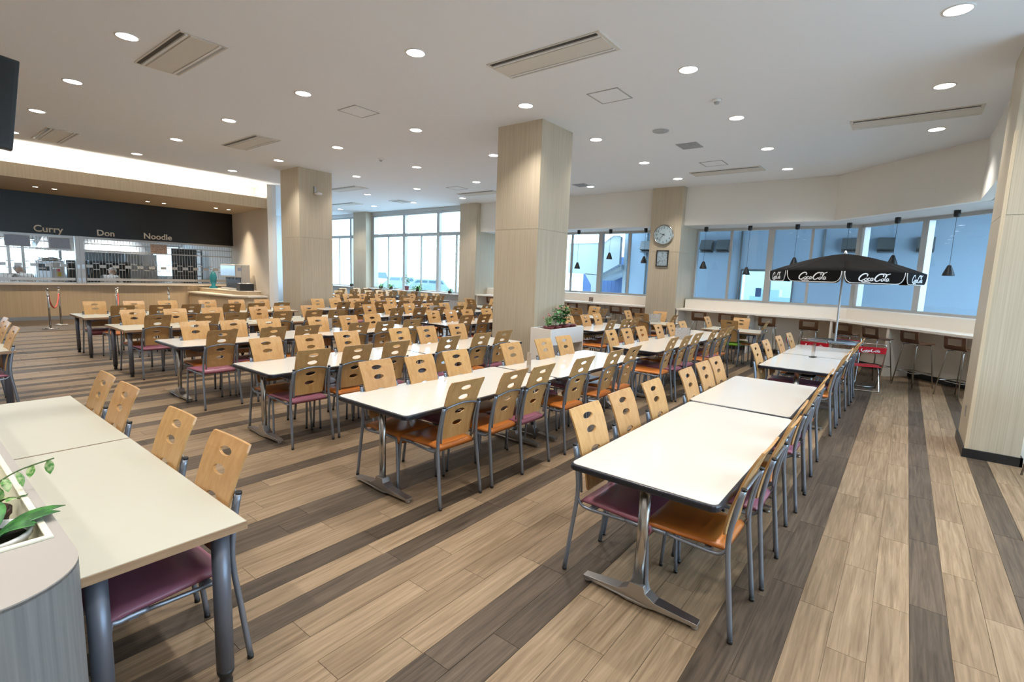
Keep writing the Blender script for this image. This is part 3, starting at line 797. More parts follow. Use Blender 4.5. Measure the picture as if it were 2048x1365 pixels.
# ------------------------------------------------------------------ CEILING FITTINGS
XG = [-2.2, -.15, 1.92, 3.93, 5.97, 8.03, 10.08, 12.0]
YG = [-2.4, -.08, 2.24, 4.56, 6.9, 9.24, 11.58, 13.95, 16.2, 18.4, 20.7]
def xl(i): return ['leftmost', 'second', 'third', 'fourth', 'fifth', 'sixth', 'seventh', 'eighth'][i]
skip = {(6, 4), (7, 5), (7, 1), (7, 0), (6, 0)}
lamp_me = None
ORD2 = ORD+['eighth', 'ninth', 'tenth', 'eleventh']
for i, x in enumerate(XG):
    for j, y in enumerate(YG):
        if (i, j) in skip or (y > 15 and x < 11) or (x < 0 and y > 11): continue
        t = thing('downlight', 'round recessed downlight, %s from the aisle end of the %s line from the window bar' % (ORD2[j], ORD2[7-i]), 'downlight', (x, y, 0), 0, 'ceiling downlights')
        if lamp_me is None:
            a = MB().lathe([(.098, H-.006), (.116, H-.007), (.118, H+.002), (.100, H+.01)], 28, cap=False).mesh('trim_ring', [M['white']])
            b = MB().lathe([(.099, H-.0035), (.099, H+.004)], 28).mesh('lens', [M['lens']])
            ld = bpy.data.lights.new('downlight_lamp', 'SPOT'); ld.energy = SPOT_W; ld.color = (1.0, .95, .88)
            ld.spot_size = math.radians(118); ld.spot_blend = .85; ld.shadow_soft_size = .09
            lamp_me = (a, b, ld)
        link('trim_ring', lamp_me[0], t); link('lens', lamp_me[1], t)
        l = bpy.data.objects.new('lamp', lamp_me[2]); COL.objects.link(l); l.parent = t; l.location = (0, 0, H-.012)

def ac_unit(x, y, label, w=.48, L=1.46):
    t = thing('air_conditioner_panel', label, 'air conditioner', (x, y, 0), 0, 'ceiling air conditioners')
    part('frame', MB().box(-w/2, w/2, -L/2, L/2, H-.012, H+.0), M['acpanel'], t)
    part('panel', MB().box(-w/2+.11, w/2-.11, -L/2+.03, L/2-.03, H-.022, H-.012), M['acpanel'], t)
    part('outlet_slot', MB().box(-w/2+.015, -w/2+.055, -L/2+.04, L/2-.04, H-.0145, H-.0118), M['black'], t)
    part('intake_slot', MB().box(w/2-.045, w/2-.02, -L/2+.04, L/2-.04, H-.0145, H-.0118), M['vent'], t)
    part('louvre', MB().box(-w/2+.062, -w/2+.085, -L/2+.04, L/2-.04, H-.024, H-.0125).box(w/2-.085, w/2-.062, -L/2+.04, L/2-.04, H-.022, H-.0125), M['white'], t)
ac_unit(2.43, 6.94, 'slotted air conditioner panel at the upper left of the ceiling')
ac_unit(4.83, 3.37, 'slotted air conditioner panel at the top centre, nearest the central column')
ac_unit(2.47, 13.5, 'slotted air conditioner panel close to the glowing cove')
ac_unit(4.84, 10.48, 'slotted air conditioner panel in front of the counter side column')
ac_unit(9.26, .20, 'slotted air conditioner panel nearest the aisle column')
ac_unit(11.68, 3.37, 'slotted air conditioner panel near the clock pillar')
ac_unit(11.5, 10.4, 'slotted air conditioner panel near the second pillar')
ac_unit(9.1, 13.6, 'slotted air conditioner panel behind the counter side column')
ac_unit(11.2, 16.8, 'slotted air conditioner panel farthest back by the tall windows')
def hatch(x, y, label, s=.45):
    t = thing('access_hatch', label, 'hatch', (x, y, 0), 0, 'ceiling access hatches')
    fr = MB()
    a = s/2
    for q in ((-a, a, -a, -a+.018), (-a, a, a-.018, a), (-a, -a+.018, -a, a), (a-.018, a, -a, a)): fr.box(*q, H-.006, H+.001)
    part('frame', fr, M['vent'], t)
    part('panel', MB().box(-a+.02, a-.02, -a+.02, a-.02, H-.004, H+.001), M['ceil'], t)
hatch(6.25, 3.38, 'square access hatch above and right of the central column'); hatch(4.83, 6.90, 'square access hatch left of the central column')
hatch(10.8, 3.38, 'square access hatch by the bar side vents'); hatch(10.55, 10.4, 'square access hatch near the second pillar')
for x, y, lab in ((9.21, 3.33, 'grey square ceiling grille near the hatch by the bar'), (11.7, 7.0, 'grey square ceiling grille above the left window bar')):
    t = thing('ceiling_grille', lab, 'vent', (x, y, 0), 0, 'grey ceiling grilles')
    part('frame', MB().box(-.2, .2, -.18, .18, H-.008, H), M['vent'], t)
    for k in range(11): part('slat', MB().box(-.18, .18, -.165+k*.031, -.150+k*.031, H-.013, H-.008), M['vent'], t)
t = thing('ceiling_diffuser', 'square stepped diffuser on the ceiling near the tall windows', 'vent', (11.6, 14.15, 0))
for k, s in enumerate((.30, .22, .14)): part('cone_ring', MB().box(-s, s, -s, s, H-.012-.008*k, H-.004-.008*k), M['acpanel' if k % 2 == 0 else 'vent'], t)
sp = part('ceiling_speaker', MB().lathe([(.13, H-.002), (.125, H-.01), (0.02, H-.012)], 24, (8.1, 3.42, 0)), M['vent']); tag(sp, 'round grey speaker cover flush in the ceiling', 'speaker')
for x, y, lab in ((7.13, 2.26, 'small white smoke detector on the right half of the ceiling'), (7.06, 9.29, 'small white smoke detector on the left half of the ceiling')):
    t = thing('smoke_detector', lab, 'smoke detector', (x, y, 0), 0, 'smoke detectors')
    part('base', MB().lathe([(.06, H), (.06, H-.018), (.045, H-.03)], 20), M['white'], t)
    part('sensor', MB().lathe([(.032, H-.03), (.030, H-.05), (.012, H-.058)], 16), M['vent'], t)
# camera on the counter side column
t = thing('ceiling_camera', 'small white projector camera bracketed high on the counter side column', 'camera', (7.0, 11.83, 3.58))
part('bracket', MB().box(-.03, .03, -.03, 0, -.06, .10).box(-.025, .025, -.16, -.03, -.06, -.04), M['castalu'], t)
part('housing', MB().lathe([(.02, -.115), (.09, -.10), (.10, -.075), (.06, -.06)], 18, (0, -.15, 0)), M['white'], t)
# hanging television cut by the left edge
t = thing('television', 'black television hanging from the ceiling, cut by the left edge', 'television', (.36, 4.45, 2.62), math.radians(-2))
part('cabinet', MB().box(-.55, .28, -.04, .03, -.26, .28), M['black'], t, rot=(0, math.radians(7), 0), bevel=.006)
part('screen', MB().box(-.53, .26, -.045, -.04, -.23, .26), M['board'], t, rot=(0, math.radians(7), 0))
part('hanger_pole', MB().tube([(-.15, 0, .25), (-.15, 0, H-2.62)], .02, 10), M['black'], t)

# ------------------------------------------------------------------ PENDANTS over the bar
PEND = [(13.6, 8.14, 1.95, 'leftmost black pendant lamp over the left window bar'), (13.6, 7.06, 2.25, 'middle black pendant lamp over the left window bar'),
        (13.6, 5.97, 2.15, 'black pendant lamp just left of the clock pillar'), (13.75, 4.35, 2.03, 'black pendant lamp just right of the clock pillar'),
        (13.75, 3.27, 1.90, 'low black pendant lamp, second to the right of the clock pillar'), (13.75, 2.22, 2.15, 'black pendant lamp above the left edge of the umbrella'),
        (13.75, 1.19, 2.07, 'black pendant lamp hidden behind the umbrella top'), (13.0, .31, 2.17, 'black pendant lamp above the right edge of the umbrella'),
        (12.15, -.55, 1.95, 'rightmost black pendant lamp beside the aisle column')]
for x, y, zb, lab in PEND:
    t = thing('pendant_lamp', lab, 'pendant lamp', (x, y, 0), 0, 'black pendant lamps')
    part('ceiling_rose', MB().lathe([(.05, 3.12), (.05, 3.02), (.03, 3.0)], 16), M['black'], t)
    part('cord', MB().tube([(0, 0, 3.01), (0, 0, zb+.19)], .0035, 6), M['black'], t)
    part('shade', MB().lathe([(.022, zb+.195), (.03, zb+.185), (.055, zb+.12), (.085, zb+.04), (.092, zb)], 20, cap=False).lathe([(.089, zb+.002), (.08, zb+.04), (.05, zb+.12), (.02, zb+.185)], 20, cap=False), M['black'], t)
    part('bulb', MB().lathe([(.02, zb+.12), (.045, zb+.06), (.05, zb+.03), (.03, zb+.008)], 14), M['pendglow'], t)

# ------------------------------------------------------------------ CLOCK AND NOTICE on the clock pillar
ck = thing('wall_clock', 'round white wall clock with silver rim on the pillar', 'clock', (12.958, 5.18, 2.87))
ry = -PI/2
def face_part(name, me_or_mb, m, parent, loc=(0, 0, 0)):
    # built in a local frame: x to the viewer's right (-Y), y up, z towards the viewer (-X)
    o = me_or_mb if isinstance(me_or_mb, bpy.types.Mesh) else me_or_mb.mesh(name, m)
    q = link(name, o, parent)
    R = Matrix(((0, 0, -1), (-1, 0, 0), (0, 1, 0))).to_4x4()
    q.matrix_local = R @ Matrix.Translation(loc)
    return q
face_part('rim', MB().lathe([(.235, 0), (.265, .004), (.268, .03), (.255, .045), (.243, .042), (.238, .030)], 48, cap=False), M['chrome'], ck)
face_part('dial', MB().lathe([(.245, .0), (.245, .022)], 48), M['paper'], ck)
for n in range(1, 13):
    me = text_mesh(str(n), .084, M['black'], .001)
    xs = [v.co.x for v in me.vertices]; ys_ = [v.co.y for v in me.vertices]
    cx, cy = (min(xs)+max(xs))/2, (min(ys_)+max(ys_))/2
    a = PI/2-n*PI/6
    face_part('numeral', me, None, ck, (.185*math.cos(a)-cx, .185*math.sin(a)-cy, .0235))
ticks = MB()
for n in range(60):
    a = n*PI/30; c, s = math.cos(a), math.sin(a); w = .0022 if n % 5 == 0 else .001
    ticks.add([(c*.222-s*w, s*.222+c*w, .0232), (c*.232-s*w, s*.232+c*w, .0232), (c*.232+s*w, s*.232-c*w, .0232), (c*.222+s*w, s*.222-c*w, .0232)], [(3, 2, 1, 0)])
tk = face_part('minute_marks', ticks, M['black'], ck)
def hand(name, ang, l, w, z):
    c, s = math.cos(ang), math.sin(ang); P = []
    for d, ww in ((-.045, w), (l, w*.6)):
        P += [(c*d-s*ww, s*d+c*ww), (c*d+s*ww, s*d-c*ww)]
    face_part(name, MB().prism([P[0], P[1], P[3], P[2]], z, z+.002), M['black'], ck)
hand('hour_hand', PI/2-(9+37/60)*PI/6, .11, .007, .027)
hand('minute_hand', PI/2-37*PI/30, .175, .005, .030)
face_part('crystal', MB().lathe([(.24, .036), (.24, .038)], 40), M['glass'], ck)
nf = thing('framed_notice', 'small black framed notice below the clock', 'frame', (12.958, 5.175, 2.255))
fm = MB(); a, b = .163, .213
for q in ((-a, a, b-.025, b), (-a, a, -b, -b+.025), (-a, -a+.025, -b+.025, b-.025), (a-.025, a, -b+.025, b-.025)): fm.box(*q, 0, .02)
face_part('frame', fm, M['black'], nf)
face_part('print', MB().box(-a+.02, a-.02, -b+.02, b-.02, 0, .006), M['menu'], nf)
face_part('pane', MB().box(-a+.024, a-.024, -b+.024, b-.024, .010, .012), M['glass'], nf)

# ------------------------------------------------------------------ LETTERING BY STROKES (script word on umbrella and chairs)
def script_mesh(mat_):
    C = [(1.02, .62), (1.10, .86), (.86, 1.0), (.50, .88), (.20, .58), (.08, .26), (.20, .04), (.48, .06), (.76, .28)]
    st = [(C, .085), ([(.30, .02), (.62, -.14), (1.05, -.10), (1.50, -.16)], .055),
          ([(.98, .40), (.82, .30), (.78, .12), (.90, .04), (1.06, .16), (1.08, .34), (.98, .40)], .06),
          ([(1.44, .36), (1.32, .42), (1.20, .28), (1.20, .10), (1.32, .04), (1.46, .16)], .06),
          ([(1.78, .38), (1.64, .42), (1.52, .26), (1.54, .08), (1.66, .06), (1.78, .26), (1.80, .42), (1.76, .12), (1.86, .06)], .06),
          ([(1.90, .24), (2.06, .27)], .06),
          ([(x+1.95, y) for x, y in C], .085), ([(2.80, .90), (3.10, 1.02), (3.45, .92), (3.85, 1.06)], .06),
          ([(2.98, .40), (2.84, .30), (2.80, .12), (2.92, .04), (3.06, .16), (3.08, .34), (2.98, .40)], .06),
          ([(3.18, .30), (3.38, .66), (3.42, .88), (3.32, .84), (3.24, .40), (3.24, .10), (3.36, .06)], .055),
          ([(3.66, .38), (3.52, .42), (3.42, .26), (3.44, .08), (3.54, .06), (3.66, .26), (3.68, .42), (3.66, .12), (3.80, .10)], .06)]
    mb = MB()
    for pts, w in st:
        P = smooth_path([(x, y, 0) for x, y in pts], 4); n = len(P); V = []
        for i, p in enumerate(P):
            t = (P[min(i+1, n-1)]-P[max(i-1, 0)]).normalized(); q = Vector((-t.y, t.x, 0))
            ww = w*(.35+.65*math.sin(PI*(.12+.76*i/(n-1))))
            V += [p+q*ww, p-q*ww]
        V2 = [(v.x, v.y, .03) for v in V]
        m = len(V)
        mb.add([tuple(v) for v in V]+V2, [(2*i, 2*i+2, 2*i+3, 2*i+1) for i in range(n-1)]+[(m+2*i+1, m+2*i+3, m+2*i+2, m+2*i) for i in range(n-1)])
    # centre on x
    mb.v = [(x-1.95, y-.42, z) for x, y, z in mb.v]
    return mb.mesh('lettering', [mat_])
SCRIPT = script_mesh(M['whitelet'])

# ------------------------------------------------------------------ UMBRELLA TABLE
UX, UY = 10.32, .90
um = thing('parasol', 'black eight-panel parasol with white script lettering', 'parasol', (UX, UY, 0), math.radians(27.5))
part('pole', MB().tube([(0, 0, .05), (0, 0, 2.24)], .016, 12), M['white'], um)
part('finial', MB().lathe([(.02, 2.235), (.028, 2.25), (.02, 2.275), (.006, 2.30)], 12), M['white'], um)
RC, ZC, ZA = 1.13, 1.925, 2.245
corner = [(RC*math.cos(k*PI/4+PI/8), RC*math.sin(k*PI/4+PI/8)) for k in range(8)]
for k in range(8):
    a, b = Vector(corner[k]), Vector(corner[(k+1) % 8])
    mb = MB(); V = []; rows = 6; cols = 6
    for i in range(rows+1):
        s = i/rows
        z = ZA-(ZA-ZC)*(s**1.45)
        for j in range(cols+1):
            u = j/cols; p = (a*(1-u)+b*u)*s
            V.append((p.x, p.y, z-.018*s*math.sin(PI*u)*(1-s)*2))
    F = []
    for i in range(rows):
        for j in range(cols):
            q = i*(cols+1)+j; F.append((q, q+cols+1, q+cols+2, q+1))
    mb.add(V, F, 0, True)
    o = part('canopy_panel', mb, M['blackcloth'], um)
    md = o.modifiers.new('thickness', 'SOLIDIFY'); md.thickness = .004
    # hanging flap with rounded lower corners
    mid = (a+b)/2; L = (b-a).length; ang = math.atan2((b-a).y, (b-a).x)
    fp = [(-L/2+.01, 0)]; hh = .175
    n = 6
    arcs = []
    for i in range(n+1):
        t_ = i/n*PI/2; arcs.append((-L/2+.02+.115*(1-math.cos(t_)**.8), -(hh)*math.sin(t_)**.9))
    edge = [(-L/2+.012, 0)]+arcs+[(-x, y) for x, y in arcs[::-1]]+[(L/2-.012, 0)]
    outl = MB(); nn = len(edge)
    outl.add([(x, -.003, z) for x, z in edge]+[(x, .003, z) for x, z in edge], [tuple(range(nn)), tuple(range(2*nn-1, nn-1, -1))]+[(i, nn+i, nn+(i+1) % nn, (i+1) % nn) for i in range(nn)])
    fl_ = part('flap', outl, M['blackcloth'], um, loc=(mid.x, mid.y, ZC), rot=(0, 0, ang))
    part('piping', MB().tube([(x, 0, z) for x, z in arcs+[(-x, y) for x, y in arcs[::-1]]], .006, 6), M['white'], fl_)
    sc_ = link('lettering', SCRIPT, fl_, (0, -.008, -.095)); sc_.rotation_euler = (PI/2, 0, 0)
    sc_.scale = (.112, .112, .05)
    rib = part('rib', MB().tube([(0, 0, ZA-.02), (corner[k][0]*.5, corner[k][1]*.5, ZA-.02-(ZA-ZC)*(.5**1.45)), (corner[k][0]*.98, corner[k][1]*.98, ZC+.0)], .005, 6), M['steel'], um)
gt = thing('bistro_table', 'round glass bistro table under the black parasol', 'table', (UX, UY, 0))
part('glass_top', MB().lathe([(.028, .728), (.42, .728), (.42, .736), (.028, .736)], 40, cap=False), M['bulbglass'], gt)
part('rim', MB().tube([(.425*math.cos(k*PI/20), .425*math.sin(k*PI/20), .73) for k in range(40)], .013, 8, closed=True), M['chrome'], gt)
for k in range(4):
    a = PI/4+k*PI/2; c, s = math.cos(a), math.sin(a)
    part('leg', MB().tube(smooth_path([(c*.38, s*.38, .72), (c*.12, s*.12, .45), (c*.12, s*.12, .30), (c*.36, s*.36, .01)], 5), .012, 8), M['chrome'], gt)
part('base_weight', MB().lathe([(.17, 0), (.17, .03), (.05, .06), (.03, .10)], 24), M['dsteel'], gt)

def folding_chair(x, y, deg, label, logo=True):
    t = thing('folding_chair', label, 'chair', (x, y, 0), math.radians(deg-90), 'red folding chairs'); t.scale = (.92, .92, .92)
    # bent tube: back legs and back loop are one; sitter faces +y
    lp = smooth_path([(-.22, .22, .012), (-.22, -.10, .42), (-.22, -.20, .62), (-.22, -.245, .80), (-.18, -.255, .85), (0, -.257, .858), (.18, -.255, .85), (.22, -.245, .80), (.22, -.20, .62), (.22, -.10, .42), (.22, .22, .012)], 4)
    part('back_loop', MB().tube(lp, .0125, 8), M['chrome'], t)
    lp = smooth_path([(-.195, .17, .44), (-.195, -.02, .30), (-.195, -.20, .05), (-.17, -.225, .014), (0, -.228, .012), (.17, -.225, .014), (.195, -.20, .05), (.195, -.02, .30), (.195, .17, .44)], 4)
    part('leg_loop', MB().tube(lp, .0125, 8), M['chrome'], t)
    part('foot_bar', MB().tube([(-.22, .22, .013), (.22, .22, .013)], .0125, 8), M['chrome'], t)
    for i in range(6):
        part('seat_slat', MB().box(-.205, .205, -.15+i*.06, -.15+i*.06+.05, .432, .442), M['red'], t)
    bp_ = part('back_slat', MB().add([(-.225, -.225, .69), (.225, -.225, .69), (.225, -.250, .80), (-.225, -.250, .80), (-.225, -.240, .69), (.225, -.240, .69), (.225, -.265, .80), (-.225, -.265, .80)],
        [(0, 1, 2, 3), (7, 6, 5, 4), (0, 4, 5, 1), (3, 2, 6, 7), (0, 3, 7, 4), (1, 5, 6, 2)]), M['red'], t)
    if logo:
        s = link('lettering', SCRIPT, bp_, (0, -.259, .745)); s.rotation_euler = (PI/2-.22, 0, 0); s.scale = (.075, .075, .04)
    for sx in (-1, 1): part('side_bar', MB().tube([(sx*.21, -.14, .437), (sx*.21, .18, .437)], .008, 6), M['chrome'], t)
folding_chair(10.03, 1.14, 0, 'red folding chair with its lettered back to the camera, beyond the white table')
folding_chair(10.68, .76, 180, 'red folding chair on the far side of the glass table')
folding_chair(10.12, .41, 12, 'red folding chair at the aisle side, lettered back and seat showing')
folding_chair(10.42, 1.42, -84, 'red folding chair at the left of the glass table')

# ------------------------------------------------------------------ PLANTER BOX by the central column
pb = thing('planter_stand', 'white planter stand against the central column', 'planter', (6.46, 4.28, 0))
part('side_panel', MB().box(0, .03, 0, .385, 0, .86), M['cream'], pb)
part('side_panel', MB().box(.98, 1.01, 0, .385, 0, .86), M['cream'], pb)
part('front_panel', MB().box(.03, .98, 0, .02, .60, .86), M['white'], pb)
part('back_panel', MB().box(.03, .98, .36, .385, .0, .86), M['white'], pb)
part('tray', MB().box(.03, .98, .02, .36, .715, .735), M['cream'], pb)
def leaf(mb, base, d, L, w, droop=.3, mi=0, n=4):
    """pointed leaf from base along direction d"""
    d = Vector(d).normalized(); base = Vector(base)
    side = d.cross(Vector((0, 0, 1)));
    if side.length < .1: side = Vector((1, 0, 0))
    side.normalize(); nrm = side.cross(d).normalized()
    V = []; 
    for i in range(n+1):
        s = i/n; ww = w*math.sin(PI*min(1, (s*.92+.06)))**.8*(1 if i < n else .02)
        c = base+d*L*s-Vector((0, 0, 1))*droop*L*s*s
        V += [c-side*ww+nrm*ww*.25, c, c+side*ww+nrm*ww*.25]
    F = []
    for i in range(n):
        q = 3*i; F += [(q, q+1, q+4, q+3), (q+1, q+2, q+5, q+4)]
    mb.add(V, F, mi, True)
def pot_plant(name, label, loc, potm, pr, ph, group, build, potlab=None):
    t = thing(name, label, 'plant', loc, 0, group)
    part('pot', MB().lathe([(pr*.72, 0), (pr*.98, ph*.86), (pr*1.06, ph*.86), (pr*1.08, ph), (pr*.98, ph), (pr*.93, ph*.80), (0.005, ph*.80)], 22, cap=False).lathe([(.002, 0.001), (pr*.72, 0.001)], 22, cap=False), potm, t)
    part('soil', MB().lathe([(.003, ph*.84), (pr*.94, ph*.82)], 18, cap=False), M['soil'], t)
    build(t, ph*.82); return t
def bushy(n, hgt, spread, lm, lL, lw, flowers=None, seed=1, stems=5):
    def f(t, z0):
        r = random.Random(seed); sm = MB(); tips = []
        for s in range(stems):
            a = r.random()*2*PI; rr = r.uniform(.1, .8)*spread; h = hgt*r.uniform(.65, 1)
            p = smooth_path([(rr*.15*math.cos(a), rr*.15*math.sin(a), z0), (rr*.5*math.cos(a), rr*.5*math.sin(a), z0+h*.5), (rr*math.cos(a), rr*math.sin(a), z0+h)], 4)
            sm.tube(p, .003, 5); tips.append(p)
        part('stems', sm, M['stem'], t)
        for i in range(n):
            p = r.choice(tips); q = p[r.randrange(len(p)//3, len(p))]; a = r.random()*2*PI
            mb = MB(); leaf(mb, q, (math.cos(a), math.sin(a), r.uniform(.0, .7)), lL*r.uniform(.7, 1.1), lw*r.uniform(.8, 1.1), r.uniform(.2, .7))
            part('leaf', mb, lm, t)
        if flowers:
            for m, k in flowers:
                for i in range(k):
                    p = r.choice(tips); q = p[-1]+Vector((r.uniform(-.04, .04), r.uniform(-.04, .04), r.uniform(-.02, .05)))
                    mb = MB()
                    for j in range(6):
                        a = j*PI/3; leaf(mb, q, (math.cos(a), math.sin(a), .8), .026, .012, .1, n=3)
                    mb.lathe([(.004, -.004), (.010, .004), (.004, .014)], 8, tuple(q))
                    part('flower', mb, m, t)
    return f
PGR = 'flower pots in the white planter'
pot_plant('begonia', 'light green leafy plant with a pink bloom, leftmost in the white planter', (6.66, 4.46, .735), M['pot'], .085, .15, PGR, bushy(70, .20, .14, M['leafm'], .06, .017, [(M['pink'], 5)], 1, 8))
pot_plant('begonia', 'tall dark leafed plant with a small pink bud in the white planter', (6.88, 4.46, .735), M['pot'], .085, .15, PGR, bushy(44, .32, .11, M['leaf'], .095, .030, [(M['pink'], 4)], 2, 5))
pot_plant('hibiscus', 'dark bushy plant with peach blooms in the white planter', (7.13, 4.46, .735), M['pot'], .09, .155, PGR, bushy(80, .36, .16, M['leaf'], .095, .034, [(M['peach'], 10)], 3, 8))
pot_plant('seedling_pot', 'nearly bare plum pot, rightmost in the white planter', (7.34, 4.46, .735), M['pot'], .09, .155, PGR, bushy(3, .05, .05, M['leafm'], .03, .01, None, 4, 3))

# ------------------------------------------------------------------ FOREGROUND PLANTER COUNTER (rounded end)
fp_ = thing('planter_counter', 'grey wood-look planter counter with a rounded end at the lower left', 'planter', (0, 0, 0))
def round_end(x0, x1, y0, y1, rx, ry, n=14):
    pts = [(x1, y1), (x0, y1)]
    for i in range(n+1):
        a = PI+PI/2*i/n; pts.append((x0+rx+rx*math.cos(a), y0+ry+ry*math.sin(a)))
    for i in range(n+1):
        a = 3*PI/2+PI/2*i/n; pts.append((x1-rx+rx*math.cos(a), y0+ry+ry*math.sin(a)))
    return pts
PZ = .85
outer = round_end(-.09, .306, 1.605, 4.7, .198, .20)
part('body', MB().prism(outer, 0.0, PZ-.004, top=False, smooth=False), M['ashgrey'], fp_)
inner = [(-.05, 1.94), (.268, 1.94), (.268, 4.6), (-.05, 4.6)]
# top plate with the trough cut out
tp = MB()
o_, i_ = outer, inner
vv = [Vector(p) for p in o_+i_]; no, ni = len(o_), len(i_)
ed = [(i, (i+1) % no) for i in range(no)]+[(no+i, no+(i+1) % ni) for i in range(ni)]
v2, e2, f2, *_ = delaunay_2d_cdt(vv, ed, [], 1, 1e-6)
F = []
for f in f2:
    c = sum((v2[i] for i in f), Vector((0, 0)))/len(f)
    if -.05 < c.x < .268 and 1.94 < c.y < 4.6: continue
    a, b, c_ = (v2[i] for i in f[:3])
    F.append(tuple(f) if (b-a).cross(c_-a) > 0 else tuple(f[::-1]))
tp.add([(p.x, p.y, PZ) for p in v2], F)
# thin vertical lip of the top
tp.prism(outer, PZ-.012, PZ, top=False, bot=False)
part('top', tp, mat('greige_laminate', (.37, .345, .32), .4), fp_)
ln = MB()
ln.add([(-.05, 1.94, PZ+.004), (.268, 1.94, PZ+.004), (.268, 4.6, PZ+.004), (-.05, 4.6, PZ+.004), (-.02, 1.98, .64), (.238, 1.98, .64), (.238, 4.56, .64), (-.02, 4.56, .64)],
       [(0, 1, 5, 4), (1, 2, 6, 5), (2, 3, 7, 6), (3, 0, 4, 7), (4, 5, 6, 7)])
lw = MB()
for q in ((-.06, .278, 1.93, 1.948), (-.06, .278, 4.59, 4.61), (-.06, -.042, 1.948, 4.59), (.260, .278, 1.948, 4.59)): lw.box(*q, PZ, PZ+.008)
lin = part('liner', ln, mat('cream_plastic_liner', (.74, .72, .58), .35), fp_)
part('liner_rim', lw, bpy.data.materials['cream_plastic_liner'], fp_, bevel=.002)
FG = 'pots in the foreground planter'
def bigleaf(t, z0):
    r = random.Random(5)
    for i, (a, L, w, up_) in enumerate(((10, .21, .030, .65), (-8, .19, .034, .75), (-40, .15, .036, .9), (75, .20, .036, .9), (130, .22, .04, .8), (180, .2, .035, .6), (225, .20, .036, .5), (270, .15, .034, .9), (100, .16, .036, 1.6), (330, .14, .034, .9))):
        mb = MB(); d = math.radians(a)
        leaf(mb, (0.02*math.cos(d), .02*math.sin(d), z0), (math.cos(d), math.sin(d), up_), L, w, .35, n=7)
        o = part('leaf', mb, M['leaf'], t); md = o.modifiers.new('th', 'SOLIDIFY'); md.thickness = .0015
pot_plant('peace_lily', 'glossy dark leafed plant in a white bowl at the lower left', (.150, 2.10, .725), M['wpot'], .10, .12, FG, bigleaf)
def ivy(t, z0):
    r = random.Random(9); sm = MB()
    paths = [[(0, 0, z0), (.03, .01, z0+.09), (.10, .01, z0+.14), (.20, .0, z0+.165)], [(0, 0, z0), (.03, .05, z0+.08), (.05, .12, z0+.13)], [(0, 0, z0), (-.06, .02, z0+.10), (-.14, .05, z0+.13)],
             [(0, 0, z0), (-.01, -.06, z0+.07), (-.05, -.12, z0+.08)], [(0, 0, z0), (.06, -.02, z0+.06), (.10, -.05, z0+.06)], [(0, 0, z0), (.02, .02, z0+.09), (.04, .0, z0+.16)], [(0, 0, z0), (-.05, -.03, z0+.06), (-.10, -.05, z0+.07)]]
    for k, pth in enumerate(paths):
        p = smooth_path(pth, 5); sm.tube(p, .0028, 5)
        for q in p[2::2]:
            mb = MB(); a = r.uniform(-1, 1)
            leaf(mb, q, (a*.5, r.uniform(-.6, .1), -.9 if k == 0 else r.uniform(-.2, .6)), .05*r.uniform(.8, 1.2), .014, .1, n=4)
            part('leaf', mb, M['leafl'], t)
    part('stems', sm, M['stem'], t)
pot_plant('variegated_ivy', 'green and cream ivy in a brown pot with one long arching stem', (.165, 2.40, .68), M['bpot'], .075, .13, FG, ivy)
def grassy(n, L, w, seed, lm):
    def f(t, z0):
        r = random.Random(seed)
        for i in range(n):
            a = r.random()*2*PI; mb = MB()
            leaf(mb, (0, 0, z0), (math.cos(a), math.sin(a), r.uniform(.5, 1.6)), L*r.uniform(.7, 1.1), w, r.uniform(.4, .9), n=6)
            part('leaf', mb, lm, t)
    return f
pot_plant('spider_plant', 'narrow leafed plant in a pale blue pot at the left edge', (.07, 2.92, .70), M['wpot'], .085, .15, FG, grassy(12, .24, .010, 3, M['leaf']))
# sill plants at the tall windows
WG = 'potted plants on the tall window sill'
pot_plant('spider_plant', 'bushy striped spider plant on the sill, left of the tall window', (13.12, 17.25, .93), M['bpot'], .09, .10, WG, grassy(44, .46, .019, 6, M['leafm']))
pot_plant('spider_plant', 'second spider plant beside it on the left window sill', (13.12, 16.6, .93), M['bpot'], .09, .10, WG, grassy(36, .42, .019, 8, M['leafm']))
pot_plant('rubber_plant', 'upright round leafed plant in a dark red pot on the sill', (13.12, 15.6, .93), M['pot'], .09, .17, WG, bushy(16, .52, .12, M['leafm'], .17, .065, None, 7, 3))
pot_plant('spider_plant', 'large pale spider plant on the middle of the window sill', (13.12, 14.95, .93), M['bpot'], .10, .10, WG, grassy(54, .52, .02, 10, M['leafm']))
pot_plant('spider_plant', 'low plant on the sill by the second pillar', (13.12, 13.2, .93), M['bpot'], .08, .09, WG, grassy(26, .36, .018, 12, M['leafm']))
pot_plant('trailing_plant', 'small dark green plant on the sill left of the window pillar', (13.12, 19.3, .93), M['bpot'], .09, .10, WG, grassy(16, .24, .014, 13, M['leaf']))

